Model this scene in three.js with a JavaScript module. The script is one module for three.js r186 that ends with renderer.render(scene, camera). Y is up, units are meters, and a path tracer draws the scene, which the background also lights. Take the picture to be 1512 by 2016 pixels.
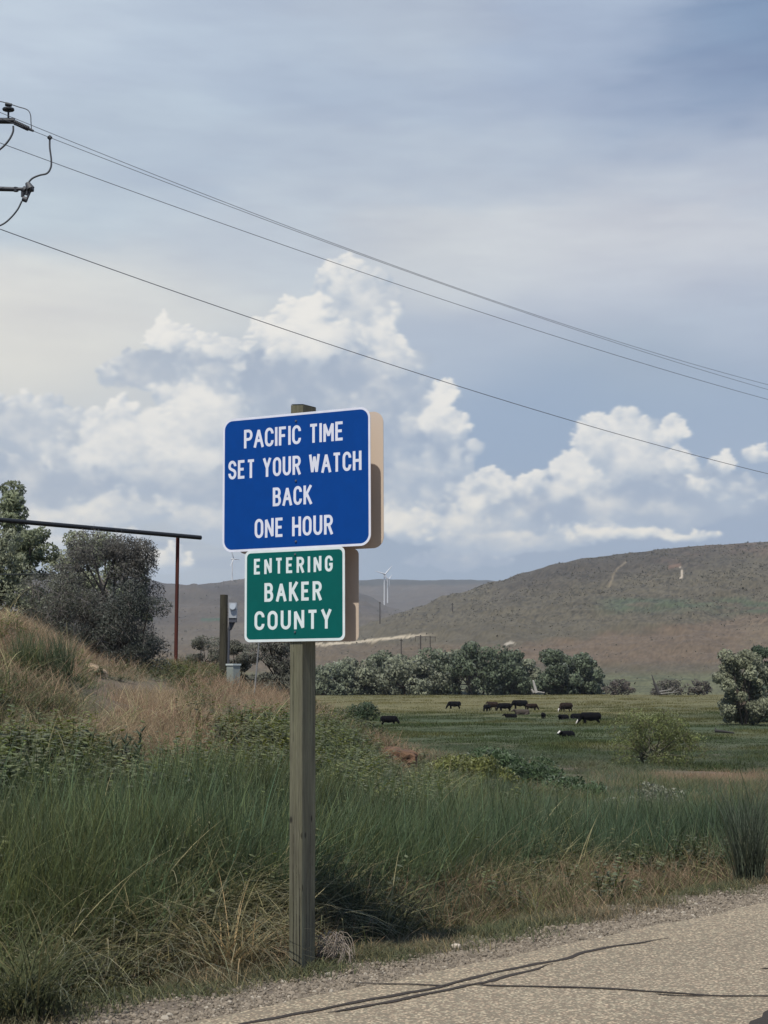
import * as THREE from 'three';
import { mergeGeometries } from 'three/addons/utils/BufferGeometryUtils.js';
import { MarchingCubes } from 'three/addons/objects/MarchingCubes.js';

// ------------------------------------------------------------------ camera, sky, sun, exposure
const scene = new THREE.Scene();
const EYE = 1.9, F = 3000, PITCH = Math.atan(326 / F);
const camera = new THREE.PerspectiveCamera(2 * Math.atan(1008 / F) * 180 / Math.PI, 0.75, 0.1, 60000);
camera.position.set(0, EYE, 0);
camera.rotation.x = PITCH;
const renderer = new THREE.WebGLRenderer({ antialias: true });
renderer.toneMapping = THREE.LinearToneMapping;
renderer.toneMappingExposure = 1.0;
renderer.shadowMap.enabled = true;
const SUN = new THREE.Vector3(-0.168, 0.883, 0.438).normalize();
const sun = new THREE.DirectionalLight(new THREE.Color(1, 0.95, 0.86), 4.7);
sun.name = 'sun';
sun.position.copy(SUN).multiplyScalar(200);
sun.castShadow = true;
sun.shadow.mapSize.set(2048, 2048);
Object.assign(sun.shadow.camera, { left: -60, right: 60, top: 60, bottom: -60, near: 1, far: 500 });
scene.add(sun, sun.target);

// ------------------------------------------------------------------ helpers
function rng(seed) {
  let a = seed >>> 0;
  return () => { a = (a + 0x6d2b79f5) | 0; let t = Math.imul(a ^ (a >>> 15), 1 | a); t = (t + Math.imul(t ^ (t >>> 7), 61 | t)) ^ t; return ((t ^ (t >>> 14)) >>> 0) / 4294967296; };
}
const clamp = (x, a = 0, b = 1) => Math.min(b, Math.max(a, x));
const lerp = (a, b, t) => a + (b - a) * t;
const sstep = (a, b, x) => { const t = clamp((x - a) / (b - a)); return t * t * (3 - 2 * t); };
const gauss = (r) => Math.sqrt(-2 * Math.log(1 - r() * 0.99999)) * Math.cos(6.28318 * r());
function h2(ix, iy) { let h = Math.imul(ix, 374761393) + Math.imul(iy, 668265263); h = Math.imul(h ^ (h >>> 13), 1274126177); return ((h ^ (h >>> 16)) >>> 0) / 4294967296; }
function noise(x, y) {
  const ix = Math.floor(x), iy = Math.floor(y), fx = x - ix, fy = y - iy, u = fx * fx * (3 - 2 * fx), v = fy * fy * (3 - 2 * fy);
  return lerp(lerp(h2(ix, iy), h2(ix + 1, iy), u), lerp(h2(ix, iy + 1), h2(ix + 1, iy + 1), u), v);
}
function fbm(x, y, o = 4, g = 0.5) { let s = 0, a = 1, t = 0; for (let i = 0; i < o; i++) { s += a * noise(x, y); t += a; a *= g; x = x * 2.03 + 17.1; y = y * 2.03 + 9.7; } return s / t; }
const lin = (r, g, b) => new THREE.Color().setRGB(r, g, b);
const names = {};
function numbered(name) { const n = names[name] = (names[name] ?? -1) + 1; return n ? `${name}_${String(n).padStart(3, '0')}` : name; }
function tag(o, label, category, group, kind) { Object.assign(o.userData, { label, category }); if (group) o.userData.group = group; if (kind) o.userData.kind = kind; return o; }
function shadows(o) { o.castShadow = true; o.receiveShadow = true; return o; }
function put(name, geo, mat, parent = scene) { const m = shadows(new THREE.Mesh(geo, mat)); m.name = parent === scene ? numbered(name) : name; parent.add(m); return m; }
function thing(name, pos, label, category, group, turn = 0) { const g = new THREE.Group(); g.name = numbered(name); g.position.copy(pos); g.rotation.y = turn; scene.add(g); return tag(g, label, category, group); }
function copyOf(o, base, pos, turn, label, scale = 1) { const c = o.clone(); c.name = numbered(base); c.position.copy(pos); c.rotation.y = turn; c.scale.setScalar(scale); c.userData = { ...o.userData, label }; scene.add(c); return c; }
const V = (x, y, z) => new THREE.Vector3(x, y, z);
const box = (w, h, d, x = 0, y = 0, z = 0) => new THREE.BoxGeometry(w, h, d).translate(x, y, z);
function rod(a, b, r0, r1 = r0, n = 8) {
  const d = b.clone().sub(a), g = new THREE.CylinderGeometry(r1, r0, d.length(), n);
  g.applyQuaternion(new THREE.Quaternion().setFromUnitVectors(V(0, 1, 0), d.clone().normalize()));
  const m = a.clone().add(b).multiplyScalar(0.5);
  return g.translate(m.x, m.y, m.z);
}
const tube = (pts, r, seg = 24, n = 6) => new THREE.TubeGeometry(new THREE.CatmullRomCurve3(pts), seg, r, n);
const merge = (list) => mergeGeometries(list.map((g) => (g.index ? g.toNonIndexed() : g)));
const mat = (r, g, b, rough = 0.9, more = {}) => new THREE.MeshStandardMaterial({ color: lin(r, g, b), roughness: rough, ...more });
// where the sight line through a place of the photograph (1512 x 2016) is D metres ahead
const CP = Math.cos(PITCH), SP = Math.sin(PITCH);
function at(px, py, D) { const a = (px - 756) / F, b = (1008 - py) / F, k = D / (CP - b * SP); return V(a * k, EYE + (b * CP + SP) * k, -D); }
function seen(x, y, z) { const dy = y - EYE, dep = -z * CP + dy * SP, up = dy * CP + z * SP; return [756 + F * x / dep, 1008 - F * up / dep]; }
function dataTex(n, f, srgb = false) {
  const d = new Uint8Array(n * n * 4);
  for (let y = 0; y < n; y++) for (let x = 0; x < n; x++) { const c = f(x, y), o = (y * n + x) * 4; if (typeof c === 'number') d[o] = d[o + 1] = d[o + 2] = clamp(c) * 255; else for (let k = 0; k < 3; k++) d[o + k] = clamp(c[k]) * 255; d[o + 3] = 255; }
  const t = new THREE.DataTexture(d, n, n); t.wrapS = t.wrapT = THREE.RepeatWrapping; t.magFilter = THREE.LinearFilter; t.minFilter = THREE.LinearMipmapLinearFilter; t.generateMipmaps = true;
  if (srgb) t.colorSpace = THREE.SRGBColorSpace; t.needsUpdate = true; return t;
}
const AB = (px, py) => { const p = at(px, py, 1), y = p.y - EYE; return [756 + F * Math.atan2(p.x, 1), 1334 - F * Math.atan2(y, Math.hypot(p.x, 1))]; };

// ------------------------------------------------------------------ the sky: air, veil and cumulus, a function of bearing (A) and height (B), both in 1/3000 radian
function makeSky() {
  const S = (r, g, b) => [r, g, b].map((c) => { c /= 255; return c <= 0.04045 ? c / 12.92 : ((c + 0.055) / 1.055) ** 2.4; });
  const anchors = [
    [50, 40, 191, 204, 219], [420, 90, 180, 194, 212], [800, 60, 180, 192, 208], [1150, 60, 170, 185, 207], [1490, 100, 126, 149, 181], [1420, 190, 143, 160, 188], [1180, 190, 165, 180, 203],
    [700, 190, 172, 187, 207], [300, 300, 184, 198, 213], [60, 400, 190, 203, 214], [750, 330, 186, 198, 212], [1100, 300, 182, 193, 208], [1480, 330, 182, 192, 208],
    [500, 480, 196, 206, 216], [1200, 460, 204, 208, 215], [1450, 480, 200, 205, 214], [880, 500, 204, 209, 214], [100, 610, 220, 220, 217], [20, 690, 223, 222, 215], [300, 600, 212, 215, 215],
    [1150, 590, 188, 196, 210], [1450, 620, 180, 191, 208], [1200, 700, 161, 177, 195], [900, 680, 178, 190, 206], [1450, 760, 157, 175, 198], [1000, 800, 155, 174, 198], [1100, 880, 154, 173, 197],
    [1450, 900, 160, 177, 199], [200, 850, 204, 208, 210], [100, 950, 190, 197, 204], [450, 1000, 188, 195, 202], [300, 1080, 180, 190, 201], [300, 1200, 172, 184, 197], [800, 1180, 158, 173, 191], [1300, 1180, 158, 173, 191], [900, 1090, 156, 172, 192], [1300, 1060, 158, 174, 196], [500, 760, 184, 194, 206],
  ].map(([x, y, r, g, b]) => [...AB(x, y), ...S(r, g, b)]);
  const mean = S(140, 163, 199);
  function air(A, B) {
    const wx = (fbm(A / 420, B / 160, 4) - 0.5) * 190 + (fbm(A / 120 + B / 200, B / 26 + 5, 4) - 0.5) * 150 * sstep(560, 420, B), wy = (fbm(A / 380 + 40, B / 150 + 7, 4) - 0.5) * 110 + (fbm(A / 150 + 8, B / 34, 4) - 0.5) * 70 * sstep(560, 420, B);
    const a = A + wx, b = B + wy;
    let w = 0.004, r = mean[0] * w, g = mean[1] * w, bl = mean[2] * w;
    for (const k of anchors) { const dx = (a - k[0]) / 190, dy = (b - k[1]) / 85, q = dx * dx + dy * dy; if (q < 14) { const e = Math.exp(-q); w += e; r += e * k[2]; g += e * k[3]; bl += e * k[4]; } }
    const veil = 1 + ((fbm(A / 260 + B / 400, B / 70 - A / 900, 5) - 0.5) * 0.2 + (fbm(A / 90 + B / 130 + 9, B / 16 - A / 400, 4) - 0.5) * 0.09) * sstep(900, 500, B);
    return [r / w * veil, g / w * veil, bl / w * (1 + (veil - 1) * 0.7)];
  }
  // cumulus: heaps of puffs (place and radii in the photograph's pixels, then how sunlit)
  const puffs = [
    [692, 528, 22, 22, 0.75], [672, 560, 38, 34, 0.8], [715, 610, 60, 60, 0.55], [598, 618, 52, 36, 1], [560, 665, 80, 38, 1], [640, 690, 120, 60, 0.75], [745, 665, 40, 45, 0.8], [775, 695, 36, 28, 0.85],
    [335, 668, 50, 30, 0.9], [430, 690, 60, 30, 0.8], [300, 735, 95, 40, 0.35], [420, 745, 70, 45, 0.4], [620, 770, 190, 80, 0.25], [740, 800, 90, 110, 0.3],
    [395, 800, 90, 50, 0.8], [300, 850, 150, 50, 0.85], [430, 840, 130, 70, 0.55], [200, 900, 130, 60, 0.75], [60, 850, 130, 60, 0.45], [400, 900, 140, 55, 0.8], [330, 950, 200, 35, 0.5], [160, 1010, 200, 45, 0.6], [420, 1020, 120, 50, 0.6],
    [860, 790, 30, 28, 1], [840, 830, 42, 45, 0.9], [885, 835, 32, 30, 0.8], [845, 900, 70, 70, 0.6], [800, 960, 80, 80, 0.5], [790, 1030, 70, 45, 0.85], [890, 1020, 80, 40, 0.8],
    [960, 955, 45, 30, 1], [935, 990, 50, 45, 0.9], [1055, 965, 25, 24, 0.95], [1020, 1010, 90, 45, 0.7], [1135, 930, 40, 40, 0.9], [1110, 980, 70, 60, 0.7], [1180, 830, 28, 24, 0.85], [1185, 880, 45, 50, 0.7],
    [1250, 850, 45, 32, 1], [1240, 910, 70, 70, 0.6], [1330, 850, 22, 24, 0.9], [1330, 915, 42, 30, 0.75], [1425, 920, 18, 18, 1], [1375, 965, 32, 22, 1], [1430, 980, 50, 30, 0.8], [1210, 1000, 140, 55, 0.5], [1000, 1060, 190, 32, 0.55],
    [1250, 1050, 130, 17, 1], [1340, 1055, 90, 12, 0.9], [1180, 1045, 40, 16, 0.95], [1500, 902, 26, 14, 0.85], [1330, 1000, 120, 40, 0.5], [900, 1100, 120, 16, 0.35], [1050, 1000, 260, 60, 0.28], [1300, 980, 230, 60, 0.3], [700, 900, 200, 120, 0.2], [60, 960, 220, 60, 0.3], [420, 960, 160, 60, 0.4], [110, 1070, 160, 30, 0.5], [300, 1105, 90, 22, 0.8],
  ].map(([x, y, rx, ry, b]) => [...AB(x, y), rx, ry, b]);
  const st = 2.2, A0 = -420, A1 = 1960, B0 = 420, B1 = 1334, nx = Math.ceil((A1 - A0) / st), ny = Math.ceil((B1 - B0) / st), nn = nx * ny;
  const WA = new Float32Array(nn), WB = new Float32Array(nn), T = new Float32Array(nn).fill(-1), SW = new Float32Array(nn), Br = new Float32Array(nn), Li = new Float32Array(nn);
  for (let j = 0; j < ny; j++) for (let i = 0; i < nx; i++) {
    const A = A0 + i * st, B = B0 + j * st, k = j * nx + i;
    WA[k] = A + (fbm(A / 75, B / 75, 3) - 0.5) * 44 + (fbm(A / 17, B / 17, 3) - 0.5) * 15 + (noise(A / 5, B / 5) - 0.5) * 3.4;
    WB[k] = B + (fbm(A / 75 + 31, B / 75 + 5, 3) - 0.5) * 38 + (fbm(A / 17 + 9, B / 17 + 3, 3) - 0.5) * 13 + (noise(A / 5 + 7, B / 5) - 0.5) * 3.2;
  }
  const all = [], pr = rng(404);                                    // every heap carries smaller heads round its upper rim, and those again
  const grow = (p, level) => {
    all.push(p);
    if (level === 0 || Math.min(p[2], p[3]) < 7) return;
    const m = level === 2 ? 8 : 6;
    for (let i = 0; i < m; i++) {
      const an = -Math.PI * (-0.12 + 1.24 * (i + pr()) / m), d = 0.62 + 0.34 * pr(), rr = Math.min(p[2], p[3]) * (0.3 + 0.28 * pr());
      grow([p[0] + Math.cos(an) * d * p[2], p[1] + Math.sin(an) * d * p[3], rr * (0.9 + 0.4 * pr()), rr, clamp(p[4] + (pr() - 0.42) * 0.34)], level - 1);
    }
  };
  for (const p of puffs) grow(p, 2);
  for (const p of all) {
    const i0 = Math.max(0, Math.floor((p[0] - p[2] * 1.25 - 34 - A0) / st)), i1 = Math.min(nx - 1, Math.ceil((p[0] + p[2] * 1.25 + 34 - A0) / st)), j0 = Math.max(0, Math.floor((p[1] - p[3] * 1.25 - 30 - B0) / st)), j1 = Math.min(ny - 1, Math.ceil((p[1] + p[3] * 1.25 + 30 - B0) / st));
    for (let j = j0; j <= j1; j++) for (let i = i0; i <= i1; i++) {
      const k = j * nx + i, dx = (WA[k] - p[0]) / p[2], dy = (WB[k] - p[1]) / p[3], d = Math.hypot(dx, dy);
      if (d > 1.25) continue;
      const q = (1 - d) * Math.min(1, 0.35 + p[3] / 60), e = Math.exp(q * 9) * (d > 1 ? (1.25 - d) * 4 : 1) * (1 + 14 / p[3]), l = (-0.4 * dx - 0.66 * dy + 0.62 * Math.sqrt(Math.max(0, 1 - d * d))) / 0.99;
      if (q > T[k]) T[k] = q;
      SW[k] += e; Br[k] += e * p[4]; Li[k] += e * l;
    }
  }
  for (let k = 0; k < nn; k++) if (SW[k] > 0) { Br[k] /= SW[k]; Li[k] /= SW[k]; }
  const bright = S(239, 237, 232), warm = S(243, 237, 223), grey = S(184, 195, 208), deep = S(160, 174, 194);
  function clouds(A, B, c) {
    const x = (A - A0) / st, y = (B - B0) / st, i = Math.floor(x), j = Math.floor(y);
    if (i < 1 || j < 1 || i >= nx - 2 || j >= ny - 2) return;
    const k = j * nx + i, u = x - i, v = y - j, bil = (M) => lerp(lerp(M[k], M[k + 1], u), lerp(M[k + nx], M[k + nx + 1], u), v), t = bil(T) + (fbm(A / 34 + 60, B / 26, 4) - 0.56) * 0.2;
    if (t < -0.08) return;
    const soft = fbm(A / 110 + 3, B / 80, 2), br = bil(Br), al = sstep(-0.06, lerp(0.03, 0.32, soft * soft * 1.5), t) * sstep(A0, A0 + 120, A) * sstep(A1, A1 - 120, A) * (0.86 + 0.14 * sstep(0.2, 0.5, fbm(A / 30, B / 22 + 40, 3)));
    const w = br * (0.42 + 0.72 * bil(Li)) + (fbm(A / 62, B / 40, 4) - 0.5) * 0.62 + (fbm(A / 15, B / 13, 4) - 0.5) * 0.24;
    const hot = sstep(1060, 900, B) * 0.5;
    for (let q = 0; q < 3; q++) {
      const dark = lerp(deep[q], grey[q], sstep(0.1, 0.7, br)), light = lerp(warm[q], bright[q], hot + 0.4);
      c[q] = lerp(c[q], lerp(dark, light, sstep(0.16, 0.9, w)), al * lerp(0.68, 0.96, br));
    }
  }
  function sky(A, B) {
    const c = air(A, B);
    // flat grey bars low down
    const bar = sstep(0.5, 0.72, fbm(A / 240 + 3, B / 22 + 11, 4)) * sstep(880, 960, B) * sstep(1190, 1090, B);
    for (let q = 0; q < 3; q++) c[q] = lerp(c[q], deep[q] * 0.98, bar * 0.45);
    clouds(A, B, c);
    // the same kind of sky goes on all round
    const out = Math.max(sstep(A0 + 150, A0 - 100, A), sstep(A1 - 150, A1 + 100, A));
    if (out > 0) {
      const n = fbm(A / 240, B / 170, 5) - Math.abs(B - 980) / 900, al = sstep(0.5, 0.62, n) * out, l = sstep(0.35, 0.7, fbm(A / 70, B / 50 + 60, 4));
      for (let q = 0; q < 3; q++) c[q] = lerp(c[q], lerp(grey[q], bright[q], l), al);
    }
    return c;
  }
  const W = 4096, H = 4096, data = new Float32Array(W * H * 4), cw = 512, ch = 384, coarse = new Float32Array(cw * ch * 3);
  const aOf = (x, n) => { let az = ((x + 0.5) / n - 0.5) * 2 * Math.PI + Math.PI / 2; if (az > Math.PI) az -= 2 * Math.PI; return 756 + F * az; };   // bearing from straight ahead (-z)
  const bOf = (y, n) => 1334 - F * (((y + 0.5) / n - 0.5) * Math.PI);
  for (let y = 0; y < ch; y++) for (let x = 0; x < cw; x++) {
    const A = aOf(x, cw), B = bOf(y, ch), edge = 756 + F * Math.PI;
    let c = sky(A, B);
    const back = sstep(edge - 1500, edge, Math.abs(A - 756) + 756);      // close the seam behind the camera
    if (back > 0) { const d = sky(756 - (A - 756), B); c = c.map((v, q) => lerp(v, (v + d[q]) / 2, back)); }
    coarse.set(c, (y * cw + x) * 3);
  }
  const bx0 = -380, bx1 = 1930;
  for (let y = 0; y < H; y++) for (let x = 0; x < W; x++) {
    const o = (y * W + x) * 4, A = aOf(x, W), B = bOf(y, H);
    if (A > bx0 && A < bx1 && B > -30 && B < 1345) { const c = sky(A, B); data[o] = c[0]; data[o + 1] = c[1]; data[o + 2] = c[2]; }
    else {
      const fx = (x + 0.5) / W * cw - 0.5, fy = clamp((y + 0.5) / H * ch - 0.5, 0, ch - 1.001), ix = Math.floor(fx), iy = Math.floor(fy), u = fx - ix, v = fy - iy, x0 = (ix + cw) % cw, x1 = (ix + 1) % cw;
      for (let q = 0; q < 3; q++) data[o + q] = lerp(lerp(coarse[(iy * cw + x0) * 3 + q], coarse[(iy * cw + x1) * 3 + q], u), lerp(coarse[((iy + 1) * cw + x0) * 3 + q], coarse[((iy + 1) * cw + x1) * 3 + q], u), v);
    }
    data[o + 3] = 1;
  }
  const t = new THREE.DataTexture(data, W, H, THREE.RGBAFormat, THREE.FloatType);
  t.mapping = THREE.EquirectangularReflectionMapping; t.magFilter = t.minFilter = THREE.LinearFilter; t.needsUpdate = true;
  return t;
}
scene.background = makeSky();
scene.environment = scene.background;

// ------------------------------------------------------------------ lie of the land
const E0 = V(-1.27, 0, -8.36), RD = V(0.694, 0, -0.72), LD = V(-0.72, 0, -0.694);      // edge of the road, its direction, and away from it to the left
const roadT = (x, z) => (x - E0.x) * LD.x + (z - E0.z) * LD.z, roadS = (x, z) => (x - E0.x) * RD.x + (z - E0.z) * RD.z;
const onRoad = (s, t, y = 0) => V(E0.x + RD.x * s + LD.x * t, y, E0.z + RD.z * s + LD.z * t);
const DS = [7, 9, 12, 16, 22, 30, 40, 55, 80, 120, 200, 320, 450, 560, 720, 1200].map(Math.log), PS = [-700, 0, 200, 400, 600, 760, 900, 1100, 1300, 1512, 2200];
const YS = [
  [0, 0.1, 0.6, 1.3, 2.4, 3.2, 3.6, 3.6, 3.4, 3, 1, -2, -4, -6, -6, -6],
  [0, 0, 0.4, 1.1, 2.2, 2.9, 2.85, 2.7, 2.4, 1.5, -1, -3, -4, -6, -6, -6],
  [0, 0, 0.33, 0.85, 1.5, 1.9, 2.05, 2.25, 2, 1, -2, -4, -4, -6, -6, -6],
  [0, 0, 0.25, 0.65, 1.12, 1.5, 1.66, 2.15, 1.7, 0.4, -3, -4.5, -4, -6, -6, -6],
  [0, 0, 0.15, 0.4, 0.7, 0.95, 1.05, 0.7, -0.8, -2.6, -4.5, -4.6, -3.3, -5, -6, -6],
  [0, 0, 0.02, 0.1, 0.16, 0.12, -0.1, -0.8, -2.1, -3.6, -4.6, -4.6, -3.2, -5, -6, -6],
  [0, 0, -0.05, -0.05, -0.08, -0.25, -0.6, -1.2, -2.4, -3.7, -4.6, -4.6, -3.2, -5, -6, -6],
  [0, 0, -0.05, -0.2, -0.45, -0.8, -1.2, -1.9, -2.9, -4, -4.6, -4.6, -3.1, -5, -6, -6],
  [0, 0, 0, -0.15, -0.5, -0.9, -1.35, -2, -3.1, -4.1, -4.6, -4.6, -3.1, -5, -6, -6],
  [0, 0, 0, 0, -0.4, -0.85, -1.35, -2.1, -3.1, -4.1, -4.6, -4.6, -3.1, -5, -6, -6],
  [0, 0, 0, 0, -0.3, -0.7, -1.2, -2, -3, -4, -4.6, -4.6, -3.1, -5, -6, -6],
];
const cubic = (a, b, c, d, t) => b + 0.5 * t * (c - a + t * (2 * a - 5 * b + 4 * c - d + t * (3 * (b - c) + d - a)));
function cell(list, v) { let i = 0; while (i < list.length - 2 && v > list[i + 1]) i++; return [i, clamp((v - list[i]) / (list[i + 1] - list[i]))]; }
function tableY(D, px) {
  const [i, u] = cell(DS, Math.log(Math.max(D, 7))), [j, v] = cell(PS, clamp(px, -700, 2200));
  const row = (k) => { const r = YS[clamp(k, 0, PS.length - 1)], n = DS.length - 1; return cubic(r[clamp(i - 1, 0, n)], r[i], r[i + 1], r[clamp(i + 2, 0, n)], u); };
  return cubic(row(j - 1), row(j), row(j + 1), row(j + 2), v);
}
function groundY(x, z) {
  const D = z < -0.5 ? -z : Math.max(0.5, Math.hypot(x, z)), px = z < -0.5 ? 756 + F * x / D : x < 0 ? -700 : 2200, t = roadT(x, z);
  let y = tableY(D, px) * sstep(0.5, 2.6, t);
  y -= 0.17 * sstep(0.95, 1.25, t) * sstep(2.6, 1.5, t);                       // the drop at the gravel's edge
  y += sstep(0.9, 3, t) * ((fbm(x * 0.45, z * 0.45, 3) - 0.5) * 0.28 + (fbm(x * 0.1, z * 0.1, 3) - 0.5) * 0.5 * sstep(14, 40, D) * sstep(500, 200, D));
  y += sstep(0.02, 0.3, t) * (fbm(x * 5, z * 5, 2) - 0.5) * 0.02;
  if (t < 0.1) y = lerp(y, -0.03, sstep(0.1, -0.15, t));
  if (t < -8) y = -0.03 - 0.4 * sstep(-8, -11, t) + 0.1 * fbm(x * 0.3, z * 0.3, 2) * sstep(-8, -11, t);
  return y;
}
const G = (x, z, lift = 0) => V(x, groundY(x, z) + lift, z);
// stand a thing where the sight line through (px, py) is D ahead: on the ground there
function stand(px, D, lift = 0) { const x = (px - 756) / F * D; return G(x, -D, lift); }

// patches of the photograph's plant cover (centre and half size in its pixels, where the ground is seen there)
const ZONES = {
  dry: [[60, 1270, 130, 70], [300, 1420, 180, 50], [440, 1440, 90, 55], [330, 1500, 120, 50], [780, 1495, 55, 40], [1200, 1754, 190, 22], [1510, 1660, 34, 50], [960, 1795, 170, 20], [1400, 1712, 70, 14], [380, 1385, 160, 24], [230, 1925, 320, 18], [530, 1860, 50, 40], [1400, 1530, 110, 20]],
  weed: [[300, 1570, 190, 60], [60, 1620, 100, 70], [900, 1540, 130, 45], [690, 1570, 90, 90], [360, 1310, 80, 40], [690, 1450, 60, 50], [500, 1500, 80, 60], [420, 1600, 120, 50], [1000, 1470, 200, 25]],
  tall: [[1100, 1630, 480, 95], [1230, 1680, 230, 44], [250, 1740, 330, 80], [520, 1680, 140, 110], [760, 1700, 160, 90], [100, 1840, 160, 80], [1050, 1520, 120, 30]],
  straw: [[450, 1830, 130, 50], [300, 1870, 160, 45], [720, 1800, 110, 40], [900, 1760, 160, 30], [110, 1930, 130, 45], [1150, 1700, 120, 14]],
};
function zone(list, px, py) { let s = 0; for (const [x, y, a, b] of list) { const q = ((px - x) / a) ** 2 + ((py - y) / b) ** 2; if (q < 9) s += Math.exp(-q); } return Math.min(1, s); }

const grainTex = dataTex(512, (x, y) => 0.55 + 0.45 * fbm(x / 9, y / 9, 4) + (h2(x, y) - 0.5) * 0.3);
function makeGround() {
  const ang = [], rad = [];
  for (let a = -17.5; a <= 17.5; a += 0.11) ang.push(a);
  for (let a = 18.5; a < 342; a += a < 30 || a > 330 ? 1 : 3) ang.push(a);
  for (let r = 1.5; r < 9000; r *= r < 6 ? 1.08 : r < 60 ? 1.018 : r < 700 ? 1.03 : 1.12) rad.push(r);
  const n = ang.length, pos = [], col = [], uv = [], idx = [];
  const soil = [0.14, 0.103, 0.072], gravel = [0.165, 0.132, 0.1], lush = [0.05, 0.07, 0.024], straw = [0.145, 0.13, 0.048], thatch = [0.1, 0.09, 0.052];
  const vert = (x, z) => {
    const y = groundY(x, z), t = roadT(x, z), D = Math.max(1, -z), [px, py] = z < -3 ? seen(x, y, z) : [756, 2600];
    pos.push(x, y, z); uv.push(x / 2.5, z / 2.5);
    const n1 = fbm(x * 0.5, z * 0.5, 4), n2 = fbm(x * 0.05, z * 0.05, 4), n3 = fbm(x * 0.012, z * 0.03, 3);
    const c = [0, 1, 2].map((k) => {
      let v = lerp(thatch[k], soil[k], sstep(0.3, 0.7, n1));
      const m = sstep(90, 170, D) * (t > 0 ? 1 : 0);
      let mead = lerp(lush[k], straw[k], sstep(0.42, 0.62, n3) * 0.3 + sstep(255, 345, D + (n2 - 0.5) * 130) * 0.8);
      mead *= 0.8 + 0.4 * n2;
      v = lerp(v, mead, m);
      v = lerp(gravel[k] * (0.85 + 0.3 * n1), v, sstep(0.55, 0.95, t + (n1 - 0.5) * 0.3));
      return v;
    });
    col.push(...c);
  };
  vert(0, 0);
  for (const r of rad) for (const a of ang) { const q = a * Math.PI / 180; vert(Math.sin(q) * r, -Math.cos(q) * r); }
  for (let i = 0; i < n; i++) idx.push(0, 1 + (i + 1) % n, 1 + i);
  for (let j = 0; j < rad.length - 1; j++) for (let i = 0; i < n; i++) { const a = 1 + j * n + i, b = 1 + j * n + (i + 1) % n, c = a + n, d = b + n; idx.push(a, b, d, a, d, c); }
  const g = new THREE.BufferGeometry();
  g.setAttribute('position', new THREE.Float32BufferAttribute(pos, 3)); g.setAttribute('color', new THREE.Float32BufferAttribute(col, 3)); g.setAttribute('uv', new THREE.Float32BufferAttribute(uv, 2));
  g.setIndex(idx); g.computeVertexNormals();
  tag(put('ground', g, new THREE.MeshStandardMaterial({ vertexColors: true, roughness: 1, map: grainTex, bumpMap: grainTex, bumpScale: 0.02 })), 'rough ground rising to a bank on the left and falling to the meadow on the right', 'ground', null, 'structure');
}
makeGround();

// ------------------------------------------------------------------ road: chip seal, its ragged edge, tar seams
const chipTex = (() => {
  const n = 1024, v = new Float32Array(n * n), r = rng(5);
  for (let i = 0; i < n * n; i++) v[i] = 0.42 + 0.1 * h2(i % n, (i / n) | 0);
  for (let k = 0; k < 90000; k++) {
    const x = r() * n, y = r() * n, a = 0.8 + r() * 1.3, b = a * (0.5 + r() * 0.5), q = r() * 3.14, c = Math.cos(q), s = Math.sin(q), tone = r() < 0.12 ? 0.42 + 0.12 * r() : 0.54 + 0.22 * r();
    for (let j = -3; j <= 3; j++) for (let i = -3; i <= 3; i++) { const u = (i * c + j * s) / a, w = (j * c - i * s) / b; if (u * u + w * w < 1) v[((Math.floor(y + j) + n) % n) * n + (Math.floor(x + i) + n) % n] = tone; }
  }
  return dataTex(n, (x, y) => { const t = v[y * n + x], h = h2(x >> 2, (y >> 2) + 900) * 0.05; return [t * 1.0, t * (0.95 - h), t * (0.86 - h)]; }, true);
})();
function ribbon(pts, widths, y, thick = 0) {   // a flat strip along points of the road plane
  const pos = [], idx = [], uv = [];
  for (let i = 0; i < pts.length; i++) {
    const a = pts[Math.max(0, i - 1)], b = pts[Math.min(pts.length - 1, i + 1)], d = b.clone().sub(a).setY(0).normalize(), n = V(-d.z, 0, d.x), w = widths[i] / 2;
    for (const [s, h] of [[-1, -thick], [-0.8, 0], [0.8, 0], [1, -thick]]) { pos.push(pts[i].x + n.x * w * s, y + h, pts[i].z + n.z * w * s); uv.push(pos.at(-3), pos.at(-1)); }
    if (i) for (let k = 0; k < 3; k++) { const p = (i - 1) * 4 + k, q = i * 4 + k; idx.push(p, p + 1, q + 1, p, q + 1, q); }
  }
  const g = new THREE.BufferGeometry(); g.setAttribute('position', new THREE.Float32BufferAttribute(pos, 3)); g.setAttribute('uv', new THREE.Float32BufferAttribute(uv, 2)); g.setIndex(idx); g.computeVertexNormals(); return g;
}
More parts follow.
